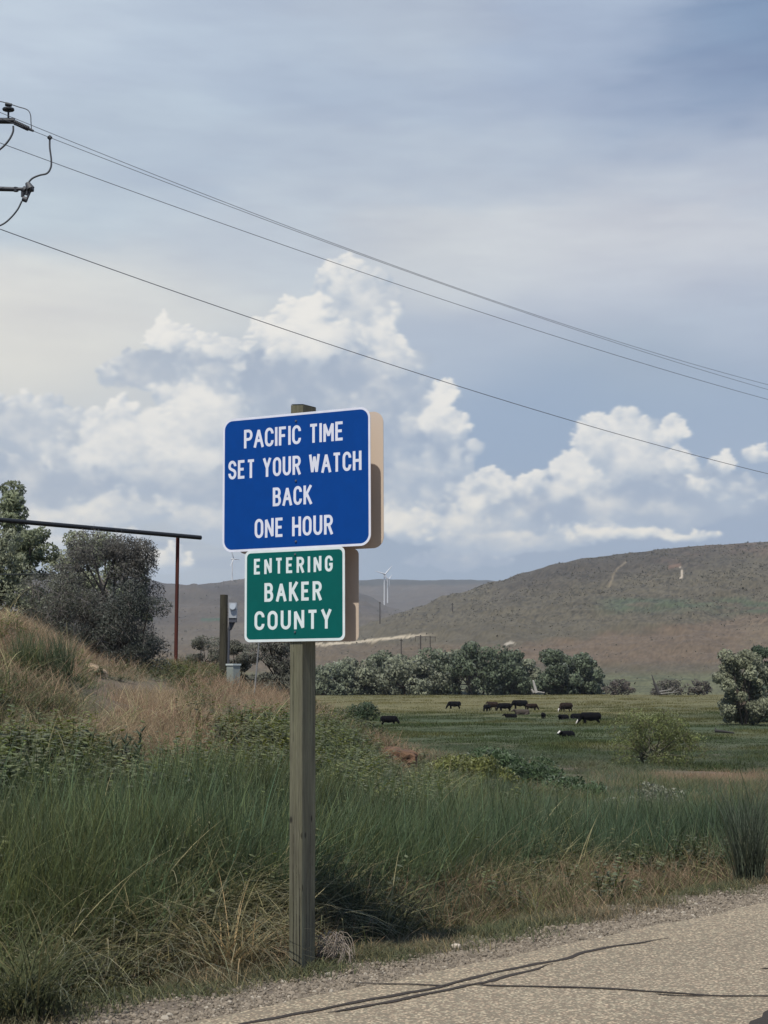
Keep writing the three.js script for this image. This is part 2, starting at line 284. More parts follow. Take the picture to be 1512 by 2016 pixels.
function makeRoad() {
  const pos = [], uv = [], col = [], idx = [], ts = [0.08, 0.05, 0.01, -0.2, -0.45, -0.7, -1, -1.4, -1.9, -2.5, -3.3, -4.2, -5.2, -6.2, -7.2, -7.6, -7.64], ss = [];
  for (let s = -60; s < 260; s += s > -6 && s < 14 ? 0.06 : s < 40 ? 0.5 : 4) ss.push(s);
  ss.forEach((s, i) => {
    const rag = (fbm(s * 1.3, 4, 4) - 0.5) * 0.14 + (fbm(s * 9, 8, 2) - 0.5) * 0.05;
    ts.forEach((t, k) => {
      const edge = k < 3 || k > 13, tt = t + rag * (k < 6 ? 1 - k / 6 : 0), p = onRoad(s, tt), y = k === 0 || k === ts.length - 1 ? -0.03 : k === 1 ? 0.02 : 0.03;
      pos.push(p.x, y + (edge ? 0 : 0.004 * fbm(s * 2, t * 2, 2)), p.z); uv.push(s / 5.4, t / 5.4);
      const m = 0.9 + 0.2 * fbm(s * 0.5, t * 1.4, 4), fine = sstep(-0.75, -0.3, tt) * 0.05, c = [0.88 + fine, 0.845 + fine * 0.9, 0.725 + fine * 0.6];
      col.push(...c.map((v) => v * m));
    });
    if (i) for (let k = 0; k < ts.length - 1; k++) { const a = (i - 1) * ts.length + k, b = a + ts.length; idx.push(a, b, b + 1, a, b + 1, a + 1); }
  });
  const g = new THREE.BufferGeometry();
  g.setAttribute('position', new THREE.Float32BufferAttribute(pos, 3)); g.setAttribute('uv', new THREE.Float32BufferAttribute(uv, 2)); g.setAttribute('color', new THREE.Float32BufferAttribute(col, 3)); g.setIndex(idx); g.computeVertexNormals();
  tag(put('road', g, new THREE.MeshStandardMaterial({ map: chipTex, vertexColors: true, roughness: 0.95, bumpMap: chipTex, bumpScale: 0.006 })), 'tan chip seal road crossing the lower right corner', 'road', null, 'structure');
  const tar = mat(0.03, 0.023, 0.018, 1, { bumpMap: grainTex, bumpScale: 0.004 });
  const flat = (px, py) => { const p = at(px, py, 1), k = (EYE - 0.035) / (EYE - p.y); return V(p.x * k, 0, -k); };
  const seam = (pix, w, label, end = 0) => {
    const raw = new THREE.CatmullRomCurve3(pix.map(([x, y]) => flat(x, y))), n = 70, pts = [], ws = [];
    for (let i = 0; i <= n; i++) { const u = i / n, p = raw.getPoint(u); p.x += (noise(p.x * 5, p.z * 5 + w * 90) - 0.5) * 0.05; pts.push(p); ws.push(w * (0.65 + 0.7 * noise(i * 0.6, w * 77)) * (end & 1 ? sstep(0, 0.12, u) * 0.9 + 0.1 : 1) * (end & 2 ? sstep(1, 0.85, u) * 0.9 + 0.1 : 1)); }
    tag(put('tar_seam', ribbon(pts, ws, 0.0385, 0.003), tar), label, 'tar seam', null, 'structure');
  };
  seam([[380, 2045], [492, 2014], [600, 1992], [700, 1972], [800, 1955], [861, 1943], [940, 1922], [1022, 1905], [1103, 1889], [1183, 1867], [1250, 1857], [1315, 1847]], 0.036, 'long dark tar seam running beside the road edge', 2);
  seam([[640, 1994], [700, 1983], [800, 1966], [888, 1946], [960, 1931], [1022, 1917], [1090, 1897]], 0.036, 'second strand of the forked tar seam', 3);
  seam([[690, 1935], [760, 1937], [823, 1938], [880, 1941]], 0.02, 'thin tar seam joining the fork from the left', 1);
  seam([[930, 1938], [958, 1940], [1060, 1942], [1167, 1945], [1290, 1952], [1398, 1960], [1512, 1961], [1600, 1962]], 0.026, 'tar seam running to the right frame edge', 1);
  seam([[1296, 1957], [1340, 1960], [1400, 1961]], 0.015, 'short thin tar strand below the right hand seam', 3);
  seam([[1494, 1907], [1540, 1906], [1600, 1904]], 0.02, 'short tar strand at the right frame edge above the long seam', 1);
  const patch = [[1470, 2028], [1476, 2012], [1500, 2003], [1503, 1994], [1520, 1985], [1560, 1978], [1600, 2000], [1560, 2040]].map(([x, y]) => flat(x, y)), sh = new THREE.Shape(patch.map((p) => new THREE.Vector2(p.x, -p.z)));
  tag(put('dark_patch', new THREE.ShapeGeometry(sh).rotateX(-Math.PI / 2).translate(0, 0.0385, 0), tar), 'dark patch in the lower right corner of the road', 'tar patch', null, 'structure');  // flat dark shape just above the road, sharing the seams' material
}
makeRoad();

// ------------------------------------------------------------------ hills: real slopes at their real distance
const curveY = (pts, x) => { let i = 0; while (i < pts.length - 2 && x > pts[i + 1][0]) i++; const t = clamp((x - pts[i][0]) / (pts[i + 1][0] - pts[i][0])), s = t * t * (3 - 2 * t); return lerp(pts[i][1], pts[i + 1][1], lerp(t, s, 0.6)); };
const seg = (pts, x, y) => { let m = 1e9; for (let i = 0; i < pts.length - 1; i++) { const [a, b] = pts[i], [c, d] = pts[i + 1], t = clamp(((x - a) * (c - a) + (y - b) * (d - b)) / ((c - a) ** 2 + (d - b) ** 2)); m = Math.min(m, Math.hypot(x - a - t * (c - a), y - b - t * (d - b))); } return m; };
const blank0 = new THREE.Object3D();
function makeHill(label, sky, base, D0, D1, D2, px0, px1, nx, ny, relief, color, power = 1, seed = 0, scrubs = 0, scrubs0 = '', scrubAt = null) {
  const pos = [], col = [], idx = [], back = 14;
  for (let j = 0; j <= ny + back; j++) for (let i = 0; i <= nx; i++) {
    const px = lerp(px0, px1, i / nx), top = curveY(sky, px) + (fbm(px / 22, seed, 3) - 0.5) * 3, u = Math.min(1, j / ny), d1 = D1;
    let D, y, py;
    if (j <= ny) { D = D0 * (d1 / D0) ** u; py = lerp(base(px), top, u ** power); y = at(px, py, D).y; }
    else { const v = (j - ny) / back; D = lerp(d1, D2, v); py = top; y = at(px, top, d1).y * (1 - v * v) - 30 * v * v; }
    const x = (px - 756) / F * D, w = sstep(0, 0.12, u) * sstep(1.0, 0.9, u);
    y += w * relief * D * ((fbm(x / D * 26 + seed, Math.log(D) * 9, 5) - 0.5) * 0.02 + (fbm(x / D * 260 + seed, Math.log(D) * 90, 2) - 0.5) * 0.0012);
    const [qx, qy] = seen(x, y, -D);
    pos.push(x, y, -D);
    col.push(...color(qx, qy, x, -D, top));
  }
  for (let j = 0; j < ny + back; j++) for (let i = 0; i < nx; i++) { const a = j * (nx + 1) + i, b = a + nx + 1; idx.push(a, a + 1, b + 1, a, b + 1, b); }
  const g = new THREE.BufferGeometry(); g.setAttribute('position', new THREE.Float32BufferAttribute(pos, 3)); g.setAttribute('color', new THREE.Float32BufferAttribute(col, 3)); g.setIndex(idx); g.computeVertexNormals();
  if (scrubs) {
    const r = rng(seed + 700), list = [], sc = new THREE.IcosahedronGeometry(1, 0), m0 = pos.length / 3;
    for (let i = 0; i < scrubs * 6 && list.length < scrubs; i++) {
      const k = Math.floor(r() * (nx + 1) * (ny + 1)) * 3, x = pos[k], y = pos[k + 1], z = pos[k + 2], [qx, qy] = seen(x, y, z);
      if (r() > scrubAt(qx, qy, k)) continue;
      const w = (0.45 + 0.9 * r() * r()) * 0.0005 * -z; blank0.position.set(x + (r() - 0.5) * -z * 0.0016, y + w * 0.3, z + (r() - 0.5) * 8); blank0.rotation.set(r() * 6, r() * 6, r() * 6); blank0.scale.set(w * (1 + r()), w * 0.8, w); blank0.updateMatrix(); list.push([blank0.matrix.clone(), r()]);
    }
    const im = new THREE.InstancedMesh(sc, mat(1, 1, 1, 1), list.length);
    list.forEach(([q, t], i) => { im.setMatrixAt(i, q); im.setColorAt(i, lin(0.06 + 0.035 * t, 0.056 + 0.03 * t, 0.042 + 0.02 * t)); });
    im.name = numbered('hill_scrub'); scene.add(shadows(im)); tag(im, 'small dark sagebrush dots covering the ' + scrubs0, 'scrub', null, 'stuff');
  }
  return tag(put('hill', g, new THREE.MeshStandardMaterial({ vertexColors: true, roughness: 1 })), label, 'hill', null, 'structure');
}
const mix3 = (a, b, t) => [0, 1, 2].map((k) => lerp(a[k], b[k], t));
const SKY_C = [[-900, 1320], [-100, 1300], [250, 1275], [480, 1262], [600, 1250], [700, 1236], [790, 1206], [830, 1192], [900, 1168], [980, 1144], [1040, 1125], [1100, 1109], [1165, 1097], [1250, 1088], [1330, 1079], [1400, 1073], [1512, 1066], [1700, 1060], [2000, 1075], [2600, 1130], [3400, 1200]];
const TRACK = [[1233, 1106], [1215, 1120], [1206, 1133], [1205, 1142], [1198, 1156]], SCAR = [[1340, 1117], [1343, 1130], [1341, 1138]], DIRT = [[560, 1268], [640, 1268], [704, 1264], [740, 1259], [780, 1256], [810, 1252], [860, 1249]], ROCK = [[996, 1268], [1004, 1265], [1012, 1267]];
makeHill('broad brown sagebrush hill filling the right behind the meadow', SKY_C, (px) => 1369, 462, 2300, 3600, -500, 2500, 900, 250, 1, (x, y, wx, wz, top) => {
  const n = fbm(x / 46, y / 12, 4), f = h2(Math.floor(x / 2.2), Math.floor(y / 1.6)), m = fbm(x / 9, y / 3.5, 3), st = fbm(x / 130 + 5, y / 4, 3);
  let c = mix3([0.115, 0.098, 0.062], [0.155, 0.13, 0.082], n);                                                 // olive brown slope
  c = mix3(c, [0.185, 0.132, 0.085], sstep(0, 16, (x - 1010) * 0.12 + (y - 1262) + (n - 0.5) * 26) * sstep(1318, 1296, y) * 0.95);   // red brown field
  c = mix3(c, [0.17, 0.125, 0.078], sstep(1262, 1275, y) * sstep(1000, 900, x) * sstep(1335, 1310, y) * 0.8);
  c = mix3(c, [0.205, 0.155, 0.095], sstep(1430, 1500, x + (n - 0.5) * 90) * sstep(1210, 1235, y) * sstep(1300, 1262, y) * 0.7);
  c = mix3(c, [0.085, 0.125, 0.066], sstep(1150, 1230, x) * sstep(1172, 1182, y + (n - .5) * 12) * sstep(1212, 1196, y + (n - .5) * 22) * sstep(0.3, 0.6, fbm(x / 60, y / 7 + 3, 3)) * 0.7);      // green strip
  c = mix3(c, [0.088, 0.072, 0.052], sstep(66, 20, y - top + (n - 0.5) * 42) * sstep(930, 1030, x) * sstep(1640, 1330, x + (y - top) * 2) * 0.9);        // dark scrub under the crest
  c = mix3(c, [0.16, 0.108, 0.078], sstep(0.5, 0.8, fbm(x / 70 + 9, y / 16 + 2, 3)) * sstep(1170, 1140, y) * sstep(1240, 1330, x) * 0.7);
  c = mix3(c, [0.165, 0.178, 0.085], sstep(1318, 1335, y) * 0.75);                                                     // pale grass at the foot
  c = mix3(c, [0.075, 0.085, 0.045], sstep(0.55, 0.68, st) * sstep(1322, 1335, y) * 0.8);
  const scrub = sstep(0.52, 0.72, m) * (y < 1215 ? 0.5 : 0.28), k = 1 - scrub * 0.66 + (f - 0.5) * (y < 1230 ? 0.75 : 0.4);
  c = c.map((v) => v * k * 0.56 * (0.84 + 0.32 * st));
  c = mix3(c, [0.3, 0.235, 0.15], sstep(2.3, 0.8, seg(TRACK, x, y) + (f - 0.5)) * 0.4);
  c = mix3(c, [0.5, 0.42, 0.32], sstep(1.9, 0.9, seg(SCAR, x, y) + (f - 0.5) * 1.4) * 0.8);
  c = mix3(c, [0.26, 0.14, 0.085], sstep(9, 3, seg([[1318, 1117], [1336, 1113]], x, y) + n * 8) * 0.35);
  c = mix3(c, [0.38, 0.32, 0.23], sstep(3.2, 1.2, seg(DIRT, x, y) + (f - 0.5) * 1.5) * sstep(870, 800, x));
  c = mix3(c, [0.3, 0.265, 0.21], sstep(3.4, 1.6, seg(ROCK, x, y) + (f - 0.5) * 2));
  return c;
}, 0.8, 3, 16000, 'broad brown hill on the right', (x, y) => x < 560 || x > 1600 ? 0 : (y < 1175 ? 0.9 : y < 1225 ? 0.5 : y > 1315 ? 0.1 : 0.12) * sstep(0.35, 0.6, fbm(x / 50 + 6, y / 14 + 3, 3)));
makeHill('grey brown ridge carrying wind turbines behind the left bank', [[-900, 1120], [-200, 1128], [0, 1132], [200, 1132], [285, 1139], [330, 1149], [370, 1152], [420, 1148], [470, 1141], [520, 1132], [580, 1130], [660, 1143], [720, 1172], [770, 1196], [820, 1215], [880, 1240], [950, 1290]], (px) => 1330, 1500, 5200, 7000, -900, 960, 520, 150, 0.9, (x, y) => {
  const n = fbm(x / 60 + 4, y / 14, 4), f = h2(Math.floor(x / 2.2), Math.floor(y / 1.6)), st = fbm(x / 120 - y / 60, y / 7, 3);
  let c = mix3([0.098, 0.08, 0.062], [0.15, 0.118, 0.084], n);
  c = mix3(c, [0.075, 0.062, 0.055], sstep(0.42, 0.62, fbm(x / 90 + 2, y / 22 + 8, 3)) * sstep(1220, 1190, y) * 0.7);
  c = mix3(c, [0.06, 0.125, 0.07], sstep(3.5, 1.5, seg([[398, 1220], [436, 1219]], x, y)) * 0.8);
  c = mix3(c, [0.175, 0.14, 0.095], sstep(1225, 1240, y - (x - 350) * -0.05) * 0.6);
  return c.map((v) => v * 0.56 * (0.8 + 0.25 * f + (st - 0.5) * 0.5));
}, 0.85, 21, 1800, 'grey ridge with wind turbines', (x, y) => x < 150 || x > 860 ? 0 : sstep(0.35, 0.6, fbm(x / 50 + 16, y / 14 + 3, 3)));
makeHill('far blue grey ridge on the horizon right of the signs', [[-900, 1158], [400, 1152], [560, 1146], [700, 1143], [740, 1140], [820, 1142], [900, 1141], [960, 1142], [985, 1146], [1100, 1160], [1300, 1175], [2400, 1185]], (px) => 1300, 4200, 8200, 9000, -900, 2400, 520, 90, 0.8, (x, y) => {
  const n = fbm(x / 60 + 40, y / 10, 4), f = h2(Math.floor(x / 2.2), Math.floor(y / 1.6));
  let c = mix3([0.105, 0.085, 0.068], [0.15, 0.12, 0.09], n);
  c = mix3(c, [0.05, 0.055, 0.05], sstep(1156, 1148, y + (n - 0.5) * 12) * 0.85);
  return c.map((v) => v * 0.55 * (0.9 + 0.2 * f));
}, 0.9, 55);

// ------------------------------------------------------------------ the road sign: one wooden post, two signs this way, two turned away
function glyphs(ctx, text, cx, cy, width, H, sw, gap) {
  const WD = { I: 0, M: 1.22, W: 1.42, A: 1.16, E: 0.9, F: 0.88, T: 0.98, Y: 1.08, K: 1.04 };
  let units = 0; for (const ch of text) units += ch === ' ' ? 0.85 : WD[ch] ?? 1;
  const n = text.length, spaces = [...text].filter((c) => c === ' ').length, free = width - (n - spaces) * sw - (n - 1) * gap, w1 = free / units;
  let x = cx - width / 2;
  ctx.lineWidth = sw; ctx.lineJoin = 'miter'; ctx.miterLimit = 2.2; ctx.lineCap = 'butt';
  for (const ch of text) {
    const w = ch === ' ' ? 0.85 * w1 : (WD[ch] ?? 1) * w1, x0 = x + sw / 2, y0 = cy - H / 2 + sw / 2, hh = H - sw, ext = sw / 2 / hh;
    const X = (u) => x0 + u * w, Y = (v) => y0 + v * hh;
    const path = (s) => { ctx.beginPath(); for (const c of s.match(/[MLCZ][^MLCZ]*/g)) { const a = (c.slice(1).match(/-?\d*\.?\d+/g) || []).map(Number), q = a.map((v, i) => (i % 2 ? Y(v) : X(v))); if (c[0] === 'M') ctx.moveTo(...q); else if (c[0] === 'L') for (let i = 0; i < q.length; i += 2) ctx.lineTo(q[i], q[i + 1]); else if (c[0] === 'C') ctx.bezierCurveTo(...q); else ctx.closePath(); } ctx.stroke(); };
    const e0 = (-ext).toFixed(3), e1 = (1 + ext).toFixed(3);
    const D = {
      A: `M-.06,${e1} L.5,0 L1.06,${e1} M.18,.66 L.82,.66`, B: `M0,0 L.5,0 C1.05,0 1.05,.47 .5,.47 L0,.47 M.5,.47 C1.13,.47 1.13,1 .5,1 L0,1 M0,1 L0,0 L.2,0 M0,.9 L0,1 L.2,1`,
      C: 'M1,.29 C1,-.1 0,-.1 0,.3 L0,.7 C0,1.1 1,1.1 1,.71', E: 'M1.05,0 L0,0 L0,1 L1.05,1 M0,.49 L.9,.49', F: `M1.05,0 L0,0 L0,${e1} M0,.48 L.9,.48`, G: 'M1,.29 C1,-.1 0,-.1 0,.3 L0,.7 C0,1.1 1,1.1 1,.7 L1,.56 L.55,.56',
      H: `M0,${e0} L0,${e1} M1,${e0} L1,${e1} M0,.49 L1,.49`, I: `M0,${e0} L0,${e1}`, K: `M0,${e0} L0,${e1} M1,${e0} L0,.66 M.3,.42 L1.05,${e1}`, M: `M0,${e1} L0,0 L.5,.72 L1,0 L1,${e1}`, N: `M0,${e1} L0,0 L1,1 L1,${e0}`,
      O: 'M0,.3 C0,-.1 1,-.1 1,.3 L1,.7 C1,1.1 0,1.1 0,.7 Z', P: `M0,${e1} L0,0 L.5,0 C1.15,0 1.15,.53 .5,.53 L0,.53`, R: `M0,${e1} L0,0 L.5,0 C1.12,0 1.12,.5 .5,.5 L0,.5 M.5,.5 L1.03,${e1}`,
      S: 'M1,.27 C.95,-.09 0,-.09 0,.25 C0,.56 1,.42 1,.74 C1,1.09 .02,1.1 0,.72', T: `M-.05,0 L1.05,0 M.5,0 L.5,${e1}`, U: `M0,${e0} L0,.7 C0,1.1 1,1.1 1,.7 L1,${e0}`, W: `M0,${e0} L.25,1 L.5,.06 L.75,1 L1,${e0}`, Y: `M0,${e0} L.5,.53 L1,${e0} M.5,.5 L.5,${e1}`,
    }[ch];
    if (D) path(D);
    x += (ch === ' ' ? 0 : sw) + w + gap;
  }
}
function signFace(W, H, ground, white, border, rad, lines) {
  const k = 1500, c = document.createElement('canvas'); c.width = Math.round(W * k); c.height = Math.round(H * k);
  const x = c.getContext('2d'); x.fillStyle = white; x.fillRect(0, 0, c.width, c.height);
  x.fillStyle = ground; x.beginPath(); x.roundRect(border * k, border * k, c.width - 2 * border * k, c.height - 2 * border * k, rad * k); x.fill();
  x.strokeStyle = white;
  for (const [text, u0, u1, v0, v1, sw, gap] of lines) glyphs(x, text, (u0 + u1) / 2 * c.width, (v0 + v1) / 2 * c.height, (u1 - u0) * c.width, (v1 - v0) * c.height, sw * k, gap * k);
  const im = x.getImageData(0, 0, c.width, c.height), d = im.data, r = rng(77);        // faint grain and grime of old sheeting
  for (let j = 0; j < c.height; j++) for (let i = 0; i < c.width; i++) { const o = (j * c.width + i) * 4, m = 0.965 + 0.06 * fbm(i / 60, j / 90, 3) + (r() - 0.5) * 0.05; for (let q = 0; q < 3; q++) d[o + q] *= m; }
  x.putImageData(im, 0, 0);
  const t = new THREE.CanvasTexture(c); t.colorSpace = THREE.SRGBColorSpace; t.anisotropy = 8; return t;
}
function plate(W, H, r, thick, face, metal) {   // sheet with rounded corners: the face is the first material, edge and back the second
  const s = new THREE.Shape(), x = -W / 2, y = -H / 2;
  s.moveTo(x + r, y); s.lineTo(x + W - r, y); s.absarc(x + W - r, y + r, r, -Math.PI / 2, 0); s.lineTo(x + W, y + H - r); s.absarc(x + W - r, y + H - r, r, 0, Math.PI / 2); s.lineTo(x + r, y + H); s.absarc(x + r, y + H - r, r, Math.PI / 2, Math.PI); s.lineTo(x, y + r); s.absarc(x + r, y + r, r, Math.PI, Math.PI * 1.5);
  const e = new THREE.ExtrudeGeometry(s, { depth: thick, bevelEnabled: false, curveSegments: 10 }).translate(0, 0, -thick), f = new THREE.ShapeGeometry(s, 10), p = f.attributes.position, uv = f.attributes.uv;
  for (let i = 0; i < p.count; i++) uv.setXY(i, (p.getX(i) + W / 2) / W, (p.getY(i) + H / 2) / H);
  f.translate(0, 0, 0.0006);
  return { sheet: e, face: f };
}
const woodTex = (() => {
  const r = rng(15), knots = [...Array(5)].map(() => [r() * 512, r() * 512, 9 + 8 * r()]), cracks = [...Array(26)].map(() => [r() * 512, r() * 512, 30 + 130 * r(), r() * 9, 0.9 + 1.4 * r()]);
  return dataTex(512, (x, y) => {
    let wob = 0, dark = 0;
    for (const [kx, ky, kr] of knots) { const dx = (x - kx) / kr, dy = (y - ky) / (kr * 0.45), q = dx * dx + dy * dy; wob += dx * 9 * Math.exp(-q * 0.4); if (q < 1) dark = Math.max(dark, 0.55 * (1 - q)); }
    const u = x + wob, g = fbm(u / 4, y / 46 + 3, 4), b = fbm(u / 46, y / 60 + 4, 4), f = fbm(u / 2, y / 9, 3);
    for (const [cx, cy, len, ph, w] of cracks) { const v = Math.abs(y - cy) / len; if (v < 1 && Math.abs(u - cx - 5 * (noise(y / 24, ph) - 0.5)) < w * (1 - v)) dark = Math.max(dark, 0.7); }
    const v = (0.34 + 0.24 * g + 0.3 * b + 0.14 * f) * (1 - dark);
    return [v, v * (0.965 + 0.03 * b), v * (0.8 + 0.1 * g)];
  }, true);
})();
function makeSign() {
  const D = 10.2, base = at(595, 1890, D), yaw = 26 * Math.PI / 180, root = thing('road_sign', V(base.x, 0, base.z), 'roadside post carrying a blue time zone sign over a green county sign', 'road sign');
  root.rotation.order = 'YXZ'; root.rotation.y = -yaw; root.rotation.z = 0.004;
  const PW = 0.094, PD = 0.18, top = 3.735;
  const geo = new THREE.BoxGeometry(PW, top + 0.6, PD, 1, 30, 1).translate(0, (top - 0.6) / 2, 0), p = geo.attributes.position, uv = geo.attributes.uv;
  for (let i = 0; i < p.count; i++) { const y = p.getY(i); if (y > top - 0.05) p.setY(i, y - 0.018 * (h2(i, 3))); p.setX(i, p.getX(i) + (h2(Math.round(y * 20), 9) - 0.5) * 0.003); uv.setXY(i, (Math.abs(geo.attributes.normal.getX(i)) > 0.5 ? p.getZ(i) : p.getX(i)) / 0.6 + 0.3, y / 2.4); }
  geo.computeVertexNormals();
  put('post', geo, new THREE.MeshStandardMaterial({ map: woodTex, color: lin(0.285, 0.29, 0.26), roughness: 1, bumpMap: woodTex, bumpScale: 0.007 }), root);
  const alum = mat(0.56, 0.46, 0.37, 0.62), steel = mat(0.16, 0.17, 0.19, 0.5, { metalness: 0.6 });
  const scale = (py) => (1334 - py) / F * D + EYE;                                   // height of a pixel row at the post
  const blue = { W: 1.134, H: 0.918, y: scale(945) - 0.012, r: 0.077 }, green = { W: 0.762, H: 0.615, y: scale(1173.5), r: 0.04 };
  const zf = PD / 2 + 0.006, dx = -0.011;
  const front = (s, tex, label) => {
    const g = plate(s.W, s.H, s.r, 0.004, null, alum), m = put('sign_panel', g.sheet, alum, root); m.position.set(dx + (s.dx || 0), s.y, zf + (s.lift || 0)); m.userData.label = label; m.rotation.z = 0.002;
    put('sign_face', g.face, new THREE.MeshPhysicalMaterial({ map: tex, roughness: 0.6, specularIntensity: 0.25 }), m);
    return m;
  };
  const b = front(blue, signFace(1.134, 0.918, '#04408b', '#d9dce8', 0.0155, 0.062, [
    ['PACIFIC TIME', 0.149, 0.826, 0.091, 0.231, 0.0195, 0.0105], ['SET YOUR WATCH', 0.04, 0.942, 0.316, 0.456, 0.0195, 0.0115], ['BACK', 0.350, 0.617, 0.54, 0.678, 0.0195, 0.0115], ['ONE HOUR', 0.226, 0.755, 0.764, 0.906, 0.0195, 0.0125],
  ]), 'blue sign reading PACIFIC TIME SET YOUR WATCH BACK ONE HOUR');
  const g = front({ ...green, lift: 0.004, dx: -0.002 }, signFace(0.762, 0.615, '#055a55', '#d6e0e0', 0.017, 0.03, [
    ['ENTERING', 0.094, 0.883, 0.09, 0.262, 0.0185, 0.026], ['BAKER', 0.202, 0.777, 0.36, 0.565, 0.021, 0.021], ['COUNTY', 0.102, 0.873, 0.665, 0.87, 0.021, 0.024],
  ]), 'green sign reading ENTERING BAKER COUNTY');
  const bolt = new THREE.CylinderGeometry(0.0065, 0.0075, 0.006, 6).rotateX(Math.PI / 2);
  for (const [px, m, y] of [[0.01, b, 0.405], [0.01, b, 0.0], [0.01, b, -0.408], [0.01, g, 0.27], [0.01, g, -0.245]]) { const o = put('bolt', bolt, steel, m); o.position.set(px, y, 0.0045); }
  for (const s of [blue, green]) { const q = plate(s.W, s.H, s.r, 0.004), m = put('sign_panel', q.sheet, alum, root); m.position.set(dx, s.y, -PD / 2 - 0.004); m.userData.label = s === blue ? 'bare beige back of the upper sign facing the other way' : 'bare beige back of the lower sign facing the other way'; }
}
makeSign();

// ------------------------------------------------------------------ utility pole at the left frame edge and the power lines
const darkMetal = mat(0.022, 0.026, 0.034, 0.6), greyRubber = mat(0.055, 0.058, 0.066, 0.6), poleWood = mat(0.062, 0.05, 0.04, 0.95, { map: woodTex }), wireMat = mat(0.12, 0.125, 0.14, 0.5);
function makePole() {
  const D = 30, b = at(-62, 1334, D), root = thing('utility_pole', G(b.x, b.z), 'wooden utility pole with crossarm and cutout at the left frame edge', 'utility pole'), o = root.position;
  const L = (px, py, dz = 0) => at(px, py, D + dz).sub(o);
  put('pole', rod(V(0, -0.5, 0), L(-62, 190), 0.17, 0.12, 14), poleWood, root);
  put('crossarm', rod(L(-170, 236), L(29, 238), 0.065, 0.065, 4), darkMetal, root);
  const ins = (pts, prof) => { const list = []; for (let i = 0; i < pts.length - 1; i++) list.push(rod(pts[i], pts[i + 1], prof[i], prof[i], 10)); return merge(list); };
  const pin = [[16.5, 240], [16.5, 219], [16.5, 217], [16.5, 214], [16.5, 211]].map(([x, y]) => L(x, y));
  put('insulator', ins(pin, [0.02, 0.06, 0.12, 0.05]), darkMetal, root);
  put('wire_clamp', merge([rod(L(11, 205), L(23, 207), 0.045, 0.035, 8), rod(L(16.5, 211), L(17, 206), 0.02, 0.02, 6)]), darkMetal, root);
  const a = L(29, 241), c = L(57, 254), list = [];
  for (let i = 0; i < 9; i++) list.push(rod(a.clone().lerp(c, i / 9), a.clone().lerp(c, (i + 0.55) / 9), 0.052, 0.052, 10), rod(a.clone().lerp(c, (i + 0.5) / 9), a.clone().lerp(c, (i + 1) / 9), 0.036, 0.036, 8));
  put('strain_insulator', merge(list), darkMetal, root);
  put('dead_end_clamp', rod(L(56, 253.5), L(66, 258), 0.032, 0.022, 8), darkMetal, root);
  put('bracket', merge([rod(L(-62, 370), L(36, 373), 0.055, 0.045, 6), rod(L(31, 369), L(31, 377), 0.05, 0.05, 6)]), darkMetal, root);
  const cut = [rod(L(54, 360), L(60, 372), 0.05, 0.09, 10), rod(L(60, 372), L(66, 372), 0.07, 0.06, 8), rod(L(56, 364), L(52, 384), 0.04, 0.035, 8), rod(L(45, 372), L(50, 375), 0.07, 0.07, 8)];
  put('cutout', merge([...cut, rod(L(46, 379), L(44, 388), 0.05, 0.03, 8), rod(L(60, 376), L(53, 392), 0.022, 0.022, 6), rod(L(45, 391), L(53, 394), 0.055, 0.055, 10), rod(L(33, 372), L(58, 373), 0.035, 0.035, 6)]), greyRubber, root);
  const jump = (p, r = 0.016) => put('jumper_wire', tube(p.map(([x, y]) => L(x, y)), r, 30), greyRubber, root);
  jump([[98, 272], [98, 290], [101, 315], [100, 330], [93, 341], [78, 345], [64, 351], [57, 358]], 0.019);
  put('wire_clamp', rod(L(96, 269), L(100, 273), 0.045, 0.045, 8), darkMetal, root);
  jump([[-10, 203], [0, 200], [10, 202], [35, 210], [55, 217], [60, 226], [61, 240], [62, 256]], 0.01);
  jump([[26, 248], [26, 258], [20, 272], [8, 287], [-6, 298], [-30, 310]], 0.02);
  jump([[43, 396], [35, 412], [22, 428], [8, 440], [-10, 448]], 0.017);
}
makePole();
function makeWire(label, lead, pix, r) {
  const p0 = at(lead, 1334, 30), ks = [], ys = [];
  for (const [px, py] of pix) { const q = (px - 756) / F, k = (q * 30 - p0.x) / (RD.x - q * -RD.z), D = 30 + k * -RD.z; ks.push(k); ys.push(at(px, py, D).y); }
  const A = [[0, 0, 0, 0], [0, 0, 0, 0], [0, 0, 0, 0]];                              // least squares parabola: the sag
  ks.forEach((k, i) => { const f = [1, k, k * k]; for (let r2 = 0; r2 < 3; r2++) { for (let c = 0; c < 3; c++) A[r2][c] += f[r2] * f[c]; A[r2][3] += f[r2] * ys[i]; } });
  for (let i = 0; i < 3; i++) for (let j = 0; j < 3; j++) if (i !== j) { const m = A[j][i] / A[i][i]; for (let c = i; c < 4; c++) A[j][c] -= m * A[i][c]; }
  const [a, b, c] = [0, 1, 2].map((i) => A[i][3] / A[i][i]), pts = [];
  for (let k = -8; k <= 62; k += 2) { const kk = k < ks[0] ? k : k; pts.push(V(p0.x + RD.x * kk, a + b * kk + c * kk * kk, -30 + RD.z * kk)); }
  tag(put('power_line', tube(pts.filter((q) => -q.z > 24), r, 140, 6), wireMat), label, 'power line', null);
}
makeWire('uppermost of the close pair of power lines leaving the crossarm', 60, [[66, 258], [250, 327], [440, 400], [709, 501], [1000, 600], [1271, 685], [1512, 755]], 0.0065);
makeWire('lower of the close pair of power lines leaving the crossarm', 22, [[30, 256], [250, 332], [440, 404], [709, 503.5], [1000, 603], [1271, 690], [1512, 764]], 0.0065);
makeWire('power line between the close upper pair and the lowest line', -45, [[0, 290.5], [200, 360], [400, 431.5], [709, 533], [1000, 630], [1271, 716], [1512, 783]], 0.0075);
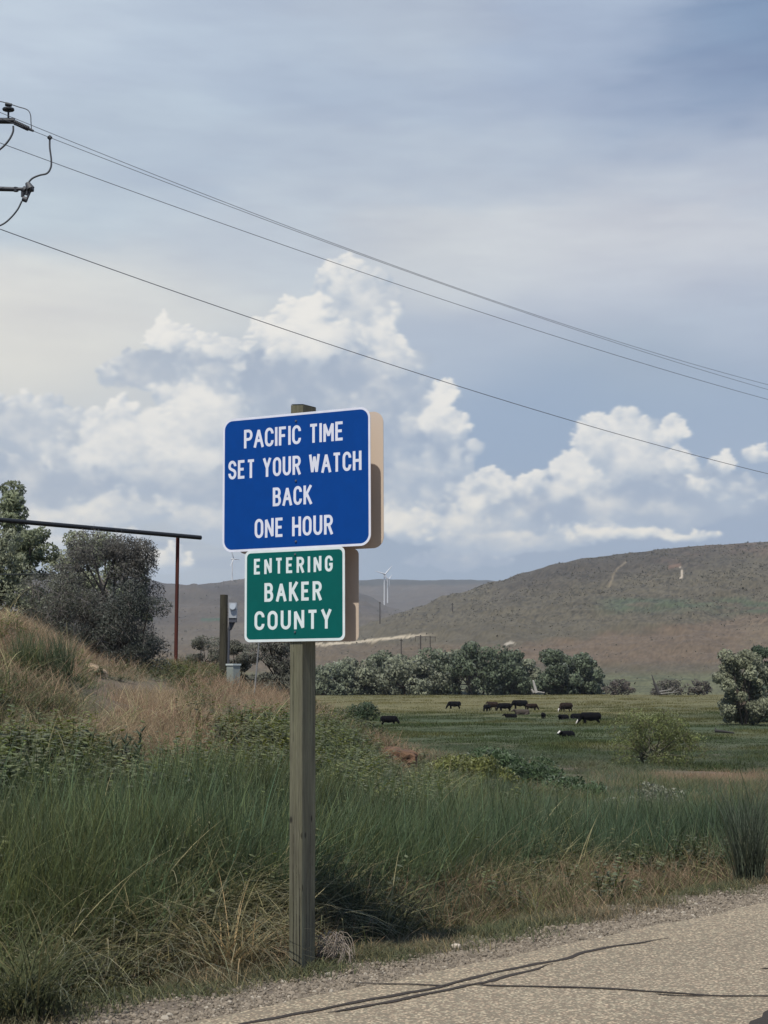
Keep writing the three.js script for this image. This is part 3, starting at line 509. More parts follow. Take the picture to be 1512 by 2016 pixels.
makeWire('lowest power line passing above the sign post', -62, [[0, 458], [200, 526], [400, 597], [729, 706], [1000, 790], [1271, 866], [1512, 932]], 0.0095);

// ------------------------------------------------------------------ gate frame, meter post, box, stake, rail
function lowY(px, D) { const g = stand(px, D); return g; }
function makeGate() {
  const base = stand(348, 56), root = thing('gate_frame', base, 'tall pipe gate frame with rusty post and long black top bar', 'gate frame'), rust = dataTex(256, (x, y) => { const v = fbm(x / 20, y / 30, 4), w = fbm(x / 6, y / 9 + 5, 3); return [0.36 + 0.3 * v, 0.19 + 0.18 * w * v, 0.14 + 0.1 * w * v]; }, true);
  const b = (px, py, D) => at(px, py, D).sub(base);
  put('post', rod(V(0, -0.5, 0), b(350, 1057, 56), 0.068, 0.068, 14), mat(0.28, 0.25, 0.25, 0.85, { map: rust }), root);
  put('post', rod(b(-520, 1420, 44), b(-520, 985, 44), 0.068, 0.068, 14), mat(0.28, 0.25, 0.25, 0.85, { map: rust }), root);
  put('crossbar', rod(b(-560, 974, 43.6), b(395, 1058.5, 56.6), 0.082, 0.082, 14), mat(0.012, 0.013, 0.015, 0.55), root);
}
makeGate();
function makeRail() {
  const a = at(-60, 1132, 47), b = at(112, 1130, 49), root = thing('pipe_rail', G(b.x, b.z), 'thin dark pipe rail half hidden by the left bushes', 'rail'), o = root.position;
  put('rail', rod(a.sub(o), b.clone().sub(o), 0.022, 0.022, 8), mat(0.03, 0.035, 0.03, 0.7), root);
  put('post', rod(b.clone().sub(o), V(0, -0.3, 0), 0.022, 0.022, 8), mat(0.03, 0.035, 0.03, 0.7), root);
}
makeRail();
function makeMeter() {
  const D = 44, base = stand(441, D), root = thing('meter_post', base, 'dark wooden post with an electric meter on its side', 'meter post'), L = (px, py, dz = 0) => at(px, py, D + dz).sub(base);
  put('post', rod(V(0, -0.5, 0), L(441, 1171), 0.122, 0.112, 14), mat(0.10, 0.095, 0.085, 0.95, { map: woodTex }), root);
  const grey = mat(0.4, 0.42, 0.44, 0.45, { metalness: 0.25 }), dk = mat(0.06, 0.065, 0.08, 0.6);
  const mx = L(459, 1200);
  put('meter_box', box(0.22, 0.44, 0.26, mx.x, L(459, 1202).y, 0.02), grey, root);
  put('meter_glass', new THREE.CylinderGeometry(0.085, 0.09, 0.1, 18).rotateX(Math.PI / 2).translate(mx.x + 0.005, L(459, 1195).y, 0.19), mat(0.5, 0.55, 0.6, 0.15), root);
  put('meter_socket', merge([box(0.21, 0.13, 0.22, mx.x, L(459, 1221).y, 0.02), rod(L(457, 1224), L(452, 1240), 0.09, 0.05, 8)]), dk, root);
  put('conduit', rod(L(451, 1236), V(0.135, -0.2, 0.05), 0.035, 0.035, 8), dk, root);
}
makeMeter();
function makeBox() {
  const D = 40, base = stand(461, D), root = thing('utility_pedestal', base, 'pale green utility pedestal box standing in weeds beside the sign', 'utility box', null, -0.75), topY = at(461, 1310, D).y - base.y;
  put('cabinet', box(0.26, topY + 0.2, 0.24, 0, topY / 2 - 0.1, 0), mat(0.25, 0.275, 0.25, 0.6), root);
  put('lid', box(0.295, 0.045, 0.275, 0, topY + 0.02, 0), mat(0.52, 0.57, 0.55, 0.5), root);
  put('door', box(0.2, topY * 0.7, 0.008, 0, topY * 0.5, 0.1235), mat(0.24, 0.265, 0.24, 0.6), root);
}
makeBox();
function makeStake() {
  const D = 38, a = at(500, 1372, D), base = G(a.x, a.z), top = at(512, 1240, D).sub(base);
  const root = thing('leaning_stake', base, 'thin grey stake leaning behind the green sign', 'stake');
  put('shaft', rod(V(-0.02, -0.3, 0), top, 0.022, 0.018, 8), mat(0.2, 0.2, 0.2, 0.8), root);
}
makeStake();

// ------------------------------------------------------------------ trees and bushes
function leafCloud(r, clumps, n, size, color, vary, aspect = 0.45, hang = 0) {
  const pos = new Float32Array(n * 12), nor = new Float32Array(n * 12), col = new Float32Array(n * 12), idx = [], a = V(), b = V(), c = V(), q = V();
  let total = 0; for (const k of clumps) total += k.w;
  let m = 0;
  clumps.forEach((k, ci) => {
    const cnt = ci === clumps.length - 1 ? n - m : Math.min(n - m, Math.round(n * k.w / total)), tone = 0.8 + 0.4 * r();
    for (let i = 0; i < cnt; i++, m++) {
      q.set(gauss(r), gauss(r), gauss(r)); q.multiplyScalar((0.35 + 0.65 * Math.cbrt(r())) / Math.max(0.4, q.length()) * k.r); q.y *= k.flat ?? 0.8;
      const ql = Math.max(0.01, q.length()), nx = q.x / ql * 0.7 + (r() - 0.5) * 0.7, ny = q.y / ql * 0.7 + 0.4 + (r() - 0.5) * 0.6, nz = q.z / ql * 0.7 + (r() - 0.5) * 0.7; q.add(k.c);
      a.set(r() - 0.5, r() - 0.5, r() - 0.5).normalize(); if (hang) a.set(a.x, a.y - hang, a.z).normalize();
      b.set(r() - 0.5, r() - 0.5, r() - 0.5).cross(a).normalize();
      c.crossVectors(a, b);
      const s = size * (0.6 + 0.8 * r()), w = s * aspect, o = m * 12, t = tone * (1 + (r() - 0.5) * vary);
      [[-1, -0.1], [0.1, -1], [1, 0.1], [-0.1, 1]].forEach(([u, v], j) => { pos[o + j * 3] = q.x + a.x * u * s / 2 + b.x * v * w / 2 + c.x * w * 0.2 * (j & 1); pos[o + j * 3 + 1] = q.y + a.y * u * s / 2 + b.y * v * w / 2 + c.y * w * 0.2 * (j & 1); pos[o + j * 3 + 2] = q.z + a.z * u * s / 2 + b.z * v * w / 2 + c.z * w * 0.2 * (j & 1); nor[o + j * 3] = nx; nor[o + j * 3 + 1] = ny; nor[o + j * 3 + 2] = nz; for (let e = 0; e < 3; e++) col[o + j * 3 + e] = color[e] * t * 1.35; });
      const v0 = m * 4, away = c.x * nx + c.y * ny + c.z * nz < 0; if (away) idx.push(v0, v0 + 2, v0 + 1, v0, v0 + 3, v0 + 2); else idx.push(v0, v0 + 1, v0 + 2, v0, v0 + 2, v0 + 3);
    }
  });
  const g = new THREE.BufferGeometry(); g.setAttribute('position', new THREE.BufferAttribute(pos, 3)); g.setAttribute('normal', new THREE.BufferAttribute(nor, 3)); g.setAttribute('color', new THREE.BufferAttribute(col, 3)); g.setIndex(idx); return g;
}
const leafMat = new THREE.MeshPhysicalMaterial({ vertexColors: true, roughness: 1, transmission: 0.45, thickness: 0, specularIntensity: 0.2, side: THREE.DoubleSide });
const barkMat = mat(0.075, 0.06, 0.048, 0.95), deadMat = mat(0.16, 0.145, 0.13, 0.95);
function tree(name, pos, o) {   // o: h height, w crown width, low bare height share, n leaves, size, color, k clumps, seed, label
  const r = rng(o.seed), root = thing(name, pos, o.label, o.category || 'tree', o.group), clumps = [], limbs = [];
  const stems = o.stems || 1;
  for (let s = 0; s < stems; s++) {
    const bx = stems > 1 ? (r() - 0.5) * o.w * 0.35 : 0, bz = stems > 1 ? (r() - 0.5) * o.w * 0.3 : 0, fork = V(bx + (r() - 0.5) * 0.1 * o.w, o.h * (0.12 + 0.2 * o.low + 0.1 * r()), bz);
    limbs.push(rod(V(bx * 0.5, -0.3, bz * 0.5), fork, o.h * 0.03 / Math.sqrt(stems), o.h * 0.022 / Math.sqrt(stems), 7));
    const kk = Math.round(o.k / stems);
    for (let i = 0; i < kk; i++) {
      const a = r() * 6.283, v = o.low + (1 - o.low) * (0.08 + 0.86 * r()), prof = Math.sqrt(Math.max(0.06, 1 - ((v - (o.belly ?? 0.45)) / (v > (o.belly ?? 0.45) ? 1.05 - (o.belly ?? 0.45) : (o.belly ?? 0.45) + 0.12)) ** 2)), rr = Math.sqrt(0.15 + 0.85 * r()) * prof * 0.4 * o.w;
      const c = V(Math.cos(a) * rr + bx * (1 - v), v * o.h * 0.93, Math.sin(a) * rr + bz * (1 - v)), cr = o.w * (o.cr ?? 0.15) * (0.6 + 0.7 * r());
      clumps.push({ c, r: cr, w: cr * cr, flat: o.flat });
      const mid = fork.clone().lerp(c, 0.5); mid.y += 0.04 * o.h;
      if (i % (o.limbEvery || 2) === 0) limbs.push(rod(fork, mid, o.h * 0.014, o.h * 0.009, 5), rod(mid, c, o.h * 0.009, o.h * 0.003, 4));
    }
  }
  for (const e of o.extra || []) clumps.push({ c: V(e[0] * o.w, e[1] * o.h, (e[3] || 0) * o.w), r: e[2] * o.w, w: (e[2] * o.w) ** 2 });
  put('trunk', merge(limbs), o.bark || barkMat, root);
  put('crown', leafCloud(r, clumps, o.n, o.size, o.color, 0.7, o.aspect, o.hang), leafMat, root);
  if (o.twigs) {
    const tw = [];
    for (let i = 0; i < o.twigs; i++) { const k = clumps[Math.floor(r() * clumps.length)], d = V(gauss(r), Math.abs(gauss(r)) * 1.2 + 0.2, gauss(r)).normalize(); tw.push(rod(k.c.clone().addScaledVector(d, -k.r * 0.8), k.c.clone().addScaledVector(d, k.r * (0.6 + 0.5 * r())), 0.012 * (o.twigR || 1), 0.004 * (o.twigR || 1), 3)); }
    put('twigs', merge(tw), o.twigMat || deadMat, root).userData.kind = 'stuff';
  }
  return root;
}
const OLIVE = [0.14, 0.16, 0.1], SILVER = [0.19, 0.205, 0.14], SAGE = [0.105, 0.108, 0.088], DARKSAGE = [0.082, 0.08, 0.072];
// left bank
tree('olive_tree', stand(-10, 58), { h: 7.4, w: 3.0, low: 0.3, n: 9000, size: 0.17, color: OLIVE, k: 30, cr: 0.16, seed: 11, belly: 0.6, label: 'tallest grey green tree at the left frame edge, rising above the black bar' });
tree('olive_tree', stand(-10, 50), { h: 4.3, w: 3.4, low: 0.08, n: 9000, size: 0.13, color: SILVER, k: 30, cr: 0.15, seed: 12, stems: 2, label: 'pale low olive tree in front of the tallest tree at the left edge' });
tree('olive_tree', stand(66, 55), { h: 5.4, w: 2.2, low: 0.1, n: 8000, size: 0.13, color: OLIVE, k: 26, cr: 0.17, seed: 13, belly: 0.5, stems: 2, label: 'slim twin topped olive tree between the left edge tree and dark bush' });
tree('olive_tree', stand(182, 58), { h: 5.7, w: 3.8, low: 0.1, n: 14000, size: 0.13, color: SILVER, k: 40, cr: 0.14, seed: 14, stems: 2, belly: 0.6, label: 'silvery olive tree rising behind the big dark bush' });
tree('olive_tree', stand(244, 57), { h: 4.5, w: 2.4, low: 0.05, n: 8000, size: 0.12, color: OLIVE, k: 24, cr: 0.16, seed: 15, stems: 2, label: 'lower right shoulder of olive growth beside the big dark bush' });
tree('sagebrush', stand(208, 46), { h: 4.3, w: 3.7, low: -0.05, n: 30000, size: 0.082, color: DARKSAGE, k: 46, cr: 0.15, seed: 16, stems: 4, belly: 0.5, aspect: 0.35, twigs: 600, twigR: 0.9, limbEvery: 1, bark: deadMat, category: 'bush', label: 'big dark grey bush with bare twigs behind the boulder' });
tree('sagebrush', stand(262, 44), { h: 2.9, w: 2.4, low: -0.05, n: 13000, size: 0.07, color: [0.06, 0.068, 0.058], k: 24, cr: 0.17, seed: 17, stems: 3, aspect: 0.35, twigs: 150, category: 'bush', label: 'dark lower bush at the right foot of the big grey bush' });
tree('sagebrush', stand(95, 42), { h: 2.3, w: 3.0, low: 0.0, n: 9000, size: 0.075, color: [0.085, 0.09, 0.068], k: 26, cr: 0.15, seed: 18, stems: 4, aspect: 0.35, twigs: 260, category: 'bush', label: 'twiggy grey green bush on the bank crest left of the big dark bush' });
tree('sagebrush', stand(408, 60), { h: 1.5, w: 1.9, low: 0.0, n: 5200, size: 0.08, color: [0.115, 0.12, 0.095], k: 20, cr: 0.15, seed: 19, stems: 3, aspect: 0.35, twigs: 60, category: 'bush', label: 'small grey bush between the rusty post and the meter post' });
tree('sagebrush', stand(536, 42), { h: 1.95, w: 1.7, low: 0.0, n: 9000, size: 0.075, color: SAGE, k: 26, cr: 0.15, seed: 20, stems: 3, aspect: 0.35, twigs: 260, category: 'bush', label: 'grey twiggy bush under the green sign behind the leaning stake' });
tree('sagebrush', stand(474, 47), { h: 1.6, w: 1.2, low: 0.0, n: 5000, size: 0.075, color: SAGE, k: 18, cr: 0.16, seed: 22, stems: 3, aspect: 0.35, twigs: 120, category: 'bush', label: 'grey bush right behind the meter post and utility box' });
tree('dark_shrub', stand(700, 42), { h: 0.95, w: 1.5, low: 0.0, n: 5000, size: 0.07, color: [0.042, 0.062, 0.036], k: 20, cr: 0.16, seed: 23, stems: 3, category: 'bush', label: 'low dark green shrub on the bank right of the sign post' });
[[955, 40, 0.75, 2.4, 'dark green leafy shrub in the grass right of the dirt heap, left of three'], [1035, 43, 0.8, 2.6, 'dark green leafy shrub in the grass right of the dirt heap, middle of three'], [1115, 38, 0.6, 1.9, 'dark green leafy shrub in the grass right of the dirt heap, right of three']].forEach(([px, D, h, w, label], i) => tree('leafy_shrub', stand(px, D), { h, w, low: -0.1, belly: 0.3, n: 6000, size: 0.09, color: [0.06, 0.092, 0.045], k: 30, cr: 0.13, seed: 30 + i, stems: 4, category: 'bush', group: 'dark shrubs in the middle ground', label }));
tree('yellow_weed_bush', stand(905, 31), { h: 0.62, w: 2.1, low: -0.1, belly: 0.3, n: 6500, size: 0.07, color: [0.12, 0.13, 0.042], k: 34, cr: 0.12, seed: 34, stems: 4, category: 'bush', label: 'mound of yellow green weeds right of the reddish dirt heap' });
tree('pale_weed_bush', stand(1285, 34), { h: 0.6, w: 2.4, low: -0.1, belly: 0.3, n: 3600, size: 0.07, color: [0.17, 0.175, 0.13], k: 34, cr: 0.1, seed: 35, stems: 4, category: 'bush', label: 'pale whitish weeds in the grass below the loose yellow green bush' });
// meadow tree line, 450 m away
const line = [[655, 60, 85, 0], [700, 72, 90, 1], [752, 86, 75, 0], [800, 74, 100, 1], [850, 88, 85, 0], [905, 92, 85, 1], [940, 108, 100, 2], [990, 88, 95, 2], [1028, 72, 60, 1], [1090, 92, 70, 2], [1140, 86, 72, 2], [1168, 55, 40, 1]];
const WHERE = ['first tree from the left in the far meadow tree line', 'second tree from the left in the far tree line', 'third tree from the left in the far tree line, with a knobbly top', 'fourth tree from the left in the far tree line', 'fifth tree from the left in the far tree line, below the double pole', 'sixth tree from the left in the far tree line', 'tallest dark tree in the middle of the far tree line', 'dark full tree just right of the tallest in the far tree line', 'low tree ending the main tree line beside the white snag', 'left tree of the separate pair right of the white snag', 'right rounder tree of the separate pair by the meadow', 'low bush at the right end of the separate pair of trees'];
line.forEach(([px, hp, wp, c], i) => { const D = 448 + (i % 3) * 7, m = D / F; tree('meadow_tree', stand(px, D), { h: hp * m, w: wp * m * 1.3, low: -0.08, belly: 0.3, n: 5200, size: 0.95, color: [[0.14, 0.16, 0.11], [0.175, 0.187, 0.132], [0.09, 0.112, 0.072]][c], k: 46, cr: 0.14, seed: 40 + i, stems: 2, aspect: 0.6, label: WHERE[i], group: 'trees in the far meadow tree line' }); });
tree('meadow_tree', stand(1458, 212), { h: 11.2, w: 9.4, low: -0.02, belly: 0.42, n: 16000, size: 0.42, color: [0.18, 0.19, 0.128], k: 60, cr: 0.12, seed: 61, stems: 3, aspect: 0.5, label: 'big silvery tree standing in the meadow at the right frame edge' });
tree('meadow_tree', stand(1500, 228), { h: 12.8, w: 8, low: 0.0, n: 9000, size: 0.42, color: [0.06, 0.085, 0.055], k: 46, cr: 0.13, seed: 62, stems: 2, aspect: 0.5, label: 'darker green tree behind the big silvery tree at the right edge' });
tree('willow_bush', stand(1285, 92), { h: 3.7, w: 6.6, low: -0.1, belly: 0.25, n: 12000, size: 0.16, color: [0.125, 0.145, 0.052], k: 90, cr: 0.09, seed: 63, stems: 6, aspect: 0.25, twigs: 400, twigR: 1.2, twigMat: mat(0.12, 0.11, 0.06, 0.9), limbEvery: 3, bark: mat(0.1, 0.095, 0.06, 0.9), category: 'bush', label: 'loose yellow green bush in front of the meadow left of the big silvery tree' });
tree('brush', stand(1215, 440), { h: 4.5, w: 9, low: 0.0, n: 1800, size: 0.6, color: [0.1, 0.085, 0.075], k: 24, cr: 0.12, seed: 64, stems: 4, category: 'bush', label: 'dry brown brush right of the separate tree pair' });
tree('brush', stand(1315, 440), { h: 4.2, w: 14, low: 0.0, n: 2200, size: 0.6, color: [0.095, 0.085, 0.07], k: 28, cr: 0.1, seed: 65, stems: 5, category: 'bush', label: 'low dry brush around the fallen dead tree' });
tree('brush', stand(1378, 440), { h: 4, w: 8, low: 0.0, n: 1500, size: 0.6, color: [0.1, 0.09, 0.075], k: 20, cr: 0.12, seed: 66, stems: 4, category: 'bush', label: 'low brush just left of the big silvery tree' });
(() => {
  const D = 432, b = stand(1300, D), root = thing('dead_tree', b, 'leaning dead tree with bare dark branches at the meadow edge', 'dead tree'), L = (px, py) => at(px, py, D).sub(b);
  put('trunk', merge([rod(L(1298, 1367), L(1289, 1347), 0.5, 0.34, 7), rod(L(1289, 1347), L(1283, 1328), 0.34, 0.1, 6), rod(L(1290, 1349), L(1281, 1345), 0.16, 0.05, 5)]), mat(0.05, 0.045, 0.042), root);
  put('branch', merge([rod(L(1298, 1362), L(1322, 1358), 0.3, 0.12, 6), rod(L(1300, 1366), L(1338, 1362), 0.26, 0.1, 6), rod(L(1312, 1360), L(1328, 1352), 0.14, 0.05, 5), rod(L(1322, 1364), L(1336, 1355), 0.12, 0.05, 5)]), mat(0.2, 0.19, 0.17), root);
  const b2 = stand(1050, D), snag = thing('white_snag', b2, 'bleached white broken trunk beside the end of the tree line', 'dead trunk'), M = (px, py) => at(px, py, D).sub(b2);
  put('trunk', merge([rod(M(1056, 1364), M(1050, 1341), 0.5, 0.26, 8), rod(M(1050, 1341), M(1048.5, 1339), 0.26, 0.05, 6)]), mat(0.34, 0.32, 0.29), snag);
  put('branch', merge([rod(M(1051, 1364), M(1046, 1357), 0.4, 0.3, 7), rod(M(1056, 1362), M(1072, 1364), 0.3, 0.2, 6)]), mat(0.27, 0.25, 0.23), snag);
  const b3 = stand(1418, 178), log = thing('fallen_branch', b3, 'dark fallen branch lying in the grass below the big silvery tree', 'branch');
  put('branch', merge([rod(V(-1.0, 0.35, 0), V(-0.2, 0.3, 0.1), 0.2, 0.17, 7), rod(V(-0.2, 0.3, 0.1), V(1.2, 0.12, 0.2), 0.17, 0.08, 7), rod(V(-0.8, 0.4, 0), V(-0.95, 0.75, -0.2), 0.09, 0.04, 5)]), mat(0.025, 0.024, 0.022), log);
})();

// ------------------------------------------------------------------ cows
function field(bones, res, half, k = 0.06) {
  const mc = new MarchingCubes(res, barkMat, false, false, 60000), p = V(), ab = V(), ap = V();
  for (let z = 0; z < res; z++) for (let y = 0; y < res; y++) for (let x = 0; x < res; x++) {
    p.set((x - res / 2) / (res / 2) * half, (y - res / 2) / (res / 2) * half, (z - res / 2) / (res / 2) * half);
    let d = 10;
    for (const [a, b, r0, r1, sz = 1] of bones) { ab.subVectors(b, a); ap.subVectors(p, a); const t = clamp(ap.dot(ab) / ab.lengthSq()); ap.addScaledVector(ab, -t); ap.z /= sz; const e = ap.length() - lerp(r0, r1, t), h = clamp(0.5 + 0.5 * (d - e) / k); d = lerp(d, e, h) - k * h * (1 - h); }
    mc.field[x + y * res + z * res * res] = -d;
  }
  mc.isolation = 0; mc.update();
  const g = new THREE.BufferGeometry(), n = mc.count;
  g.setAttribute('position', new THREE.BufferAttribute(mc.positionArray.slice(0, n * 3).map((v) => v * half), 3)); g.setAttribute('normal', new THREE.BufferAttribute(mc.normalArray.slice(0, n * 3), 3));
  return g;
}
function cowGeo(pose) {   // nose to -x, hooves at y = 0
  const up = pose === 'lie' ? -0.52 : 0, B = [];
  const w = (x, y, z = 0) => V(x, y - 0.75, z);
  B.push([w(-0.62, 0.98 + up), w(0.0, 0.95 + up), 0.39, 0.43, 0.86], [w(0.0, 0.92 + up), w(0.62, 0.98 + up), 0.43, 0.37, 0.88], [w(-0.5, 1.2 + up), w(0.75, 1.22 + up), 0.14, 0.13]);
  const g = pose === 'graze';
  const n0 = w(-0.78, 1.12 + up), n1 = g ? w(-1.15, 0.62) : w(-1.12, 1.28 + up), n2 = g ? w(-1.36, 0.2) : w(-1.5, 1.12 + up);
  B.push([n0, n1, 0.25, 0.15, 0.75], [n1, n2, 0.145, 0.085, 0.85]);
  const hd = n1.clone().lerp(n2, 0.08);
  for (const s of [-1, 1]) {
    B.push([hd, hd.clone().add(V(0.05, 0.04, s * 0.23)), 0.05, 0.025]);
    if (pose !== 'lie') {
      B.push([w(-0.62, 0.85, s * 0.17), w(-0.6, 0.42, s * 0.17), 0.14, 0.075], [w(-0.6, 0.42, s * 0.17), w(-0.62 + s * 0.05, 0.04, s * 0.17), 0.068, 0.055]);
      B.push([w(0.66, 0.95, s * 0.17), w(0.56, 0.66, s * 0.18), 0.2, 0.12], [w(0.56, 0.66, s * 0.18), w(0.74, 0.42, s * 0.18), 0.1, 0.065], [w(0.74, 0.42, s * 0.18), w(0.68 - s * 0.04, 0.04, s * 0.18), 0.062, 0.055]);
    } else B.push([w(-0.6, 0.25, s * 0.22), w(-0.95, 0.1, s * 0.24), 0.12, 0.07], [w(0.55, 0.25, s * 0.3), w(0.2, 0.1, s * 0.4), 0.16, 0.08]);
  }
  B.push([w(0.9, 1.15 + up), w(0.97, 0.55 + up * 0.7), 0.04, 0.03]);
  return field(B, 72, 1.7, 0.08).translate(0, 0.75, 0);
}
const cowMeshes = { graze: cowGeo('graze'), stand: cowGeo('stand'), lie: cowGeo('lie') };
const hide = (r, g, b) => new THREE.MeshPhysicalMaterial({ color: lin(r, g, b), roughness: 1, specularIntensity: 0.15 });
const hides = { black: hide(0.005, 0.005, 0.006), brown: hide(0.022, 0.015, 0.012), grey: hide(0.06, 0.05, 0.042) }, whiteHair = mat(0.55, 0.52, 0.47, 0.9);
const blaze = { graze: rod(V(-1.26, 0.62, 0), V(-1.47, 0.2, 0), 0.085, 0.06, 8), stand: rod(V(-1.2, 1.36, 0), V(-1.56, 1.16, 0), 0.085, 0.06, 8), lie: rod(V(-1.2, 0.84, 0), V(-1.56, 0.64, 0), 0.085, 0.06, 8) };
const cows = [
  [894, 1395, 320, 'graze', 'black', 0.25, 1, 0, 'black cow grazing alone left of the main herd, near the pale grass'],
  [765, 1431, 212, 'graze', 'black', Math.PI - 0.2, 0.85, 0, 'black cow alone at the left, nearest the sign post'],
  [969, 1396, 310, 'stand', 'brown', -0.9, 1, 0, 'brown cow standing behind a dark one, left end of the herd'],
  [957, 1402, 296, 'graze', 'black', 1.1, 0.85, 0, 'dark cow with lowered head in front of the brown cow at the left end'],
  [992, 1400, 300, 'graze', 'black', 0.35, 1, 0, 'dark cow overlapping the larger one in the middle of the herd'],
  [1022, 1395, 316, 'graze', 'black', 0.1, 1.15, 0, 'largest dark cow standing at the back of the herd'],
  [1044, 1399, 306, 'graze', 'brown', Math.PI + 0.3, 0.85, 0, 'dark brown cow behind the resting ones, facing right'],
  [1026, 1409, 276, 'lie', 'grey', 0.3, 1, 0, 'grey brown cow lying in the middle of the herd'],
  [1004, 1416, 254, 'lie', 'black', 0.5, 0.8, 0, 'black cow lying down at the front of the middle herd'],
  [1067, 1416, 250, 'stand', 'black', -1.5, 0.62, 0, 'small black calf standing alone between the two halves of the herd'],
  [1112, 1401, 296, 'graze', 'brown', 0.7, 1.15, 1, 'dark brown cow with white face grazing at the back right of the herd'],
  [1107, 1419, 246, 'lie', 'black', 1.0, 0.95, 0, 'black cow lying below the white faced brown cow'],
  [1136, 1418, 250, 'lie', 'black', Math.PI - 0.4, 1.0, 0, 'black cow lying second from right in the herd'],
  [1160, 1431, 212, 'graze', 'black', 0.15, 1.05, 1, 'big black cow with white face grazing at the right of the herd'],
  [1113, 1455, 160, 'lie', 'black', 0.9, 0.85, 1, 'black cow lying nearest the road in front of the herd'],
];
for (const [px, py, D, pose, hide, turn, sc, white, label] of cows) {
  const x = (px - 756) / F * D, p = G(x, -D), c = thing('cow', V(p.x, p.y - 0.16, p.z), label, 'cow', 'cows in the meadow', turn);
  c.scale.set(sc * 1.4, sc * 1.28, sc * 1.5);
  put('body', cowMeshes[pose], hides[hide], c);
  if (white) put('white_face', blaze[pose], whiteHair, c);
}

// ------------------------------------------------------------------ wind turbines, far poles
const turbineWhite = mat(0.6, 0.6, 0.6, 0.6);
function turbine(px, hubPy, basePy, D, rotor, angle, turn, label) {
  const hub = at(px, hubPy, D), base = at(px, basePy, D), root = thing('wind_turbine', base, label, 'wind turbine', 'wind turbines on the far ridge'), h = hub.y - base.y;
  put('tower', rod(V(0, -40, 0), V(0, h, 0), 2.6, 1.7, 12), turbineWhite, root);
  put('nacelle', new THREE.CapsuleGeometry(2.6, 7, 4, 10).rotateX(Math.PI / 2).rotateY(turn).translate(0, h + 1, 0), turbineWhite, root);
  const hubC = V(Math.sin(turn) * 7, h + 1, Math.cos(turn) * 7), side = V(Math.cos(turn), 0, -Math.sin(turn));
  put('rotor_hub', new THREE.SphereGeometry(2.6, 12, 8).translate(hubC.x, hubC.y, hubC.z), turbineWhite, root);
  for (let i = 0; i < 3; i++) {
    const q = angle + i * 2.0944, d = side.clone().multiplyScalar(Math.sin(q)).add(V(0, Math.cos(q), 0));
    put('blade', merge([rod(hubC, hubC.clone().addScaledVector(d, rotor * 0.25), 1.4, 2.3, 8), rod(hubC.clone().addScaledVector(d, rotor * 0.25), hubC.clone().addScaledVector(d, rotor), 2.3, 0.5, 8)]), turbineWhite, root);
  }
}
turbine(756.5, 1131, 1171, 5200, 40, 0.75, 0.5, 'white wind turbine standing in front of the far ridge right of the signs');
turbine(763, 1141, 1168, 6300, 30, 2.95, 0.9, 'fainter turbine just behind the right hand wind turbine');
turbine(457, 1101, 1147, 5150, 32, -0.45, 0.9, 'wind turbine on the ridge between the rusty post and the signs');
turbine(262, 1108, 1140, 5150, 42, 0.1, 0.9, 'wind turbine showing one blade above the left bushes');
function farPole(px, top, bot, D, arm, label) {
  const base = at(px, bot, D), h = at(px, top, D).y - base.y, root = thing('distant_pole', base, label, 'utility pole', 'distant utility poles on the hill'), w = mat(0.05, 0.043, 0.036);
  put('pole', rod(V(0, -8, 0), V(0, h, 0), 0.0011 * D * 0.42, 0.0011 * D * 0.34, 6), w, root);
  put('crossarm', box(arm, 0.0005 * D, 0.0005 * D, 0, h * 0.93, 0), w, root);
}
farPole(748, 1185, 1214, 1700, 2.4, 'distant pole right of the signs below the turbine');
farPole(891, 1187, 1222, 1500, 2.4, 'distant pole on the slope above the double pole');
farPole(1063, 1202, 1242, 1200, 2.4, 'distant pole above the gap in the tree line');
farPole(1325, 1172, 1214, 1300, 2.4, 'distant pole on the green strip at the right');
farPole(790, 1258, 1302, 800, 1.6, 'distant pole rising from the left half of the tree line');
(() => {
  const D = 760, base = at(828, 1310, D), root = thing('double_pole', base, 'wooden double pole with one long crossarm above the tree line', 'utility pole'), L = (px, py) => at(px, py, D).sub(base), w = mat(0.055, 0.045, 0.038);
  put('pole', rod(L(828, 1312), L(828, 1250), 0.36, 0.3, 7), w, root); put('pole', rod(L(847, 1312), L(847, 1252), 0.26, 0.22, 7), w, root);
  put('crossarm', rod(L(817, 1253), L(858, 1254), 0.17, 0.17, 6), w, root);
  for (const x of [818, 838, 857]) put('insulator', rod(L(x, 1254), L(x, 1263), 0.12, 0.12, 6), w, root);
})();

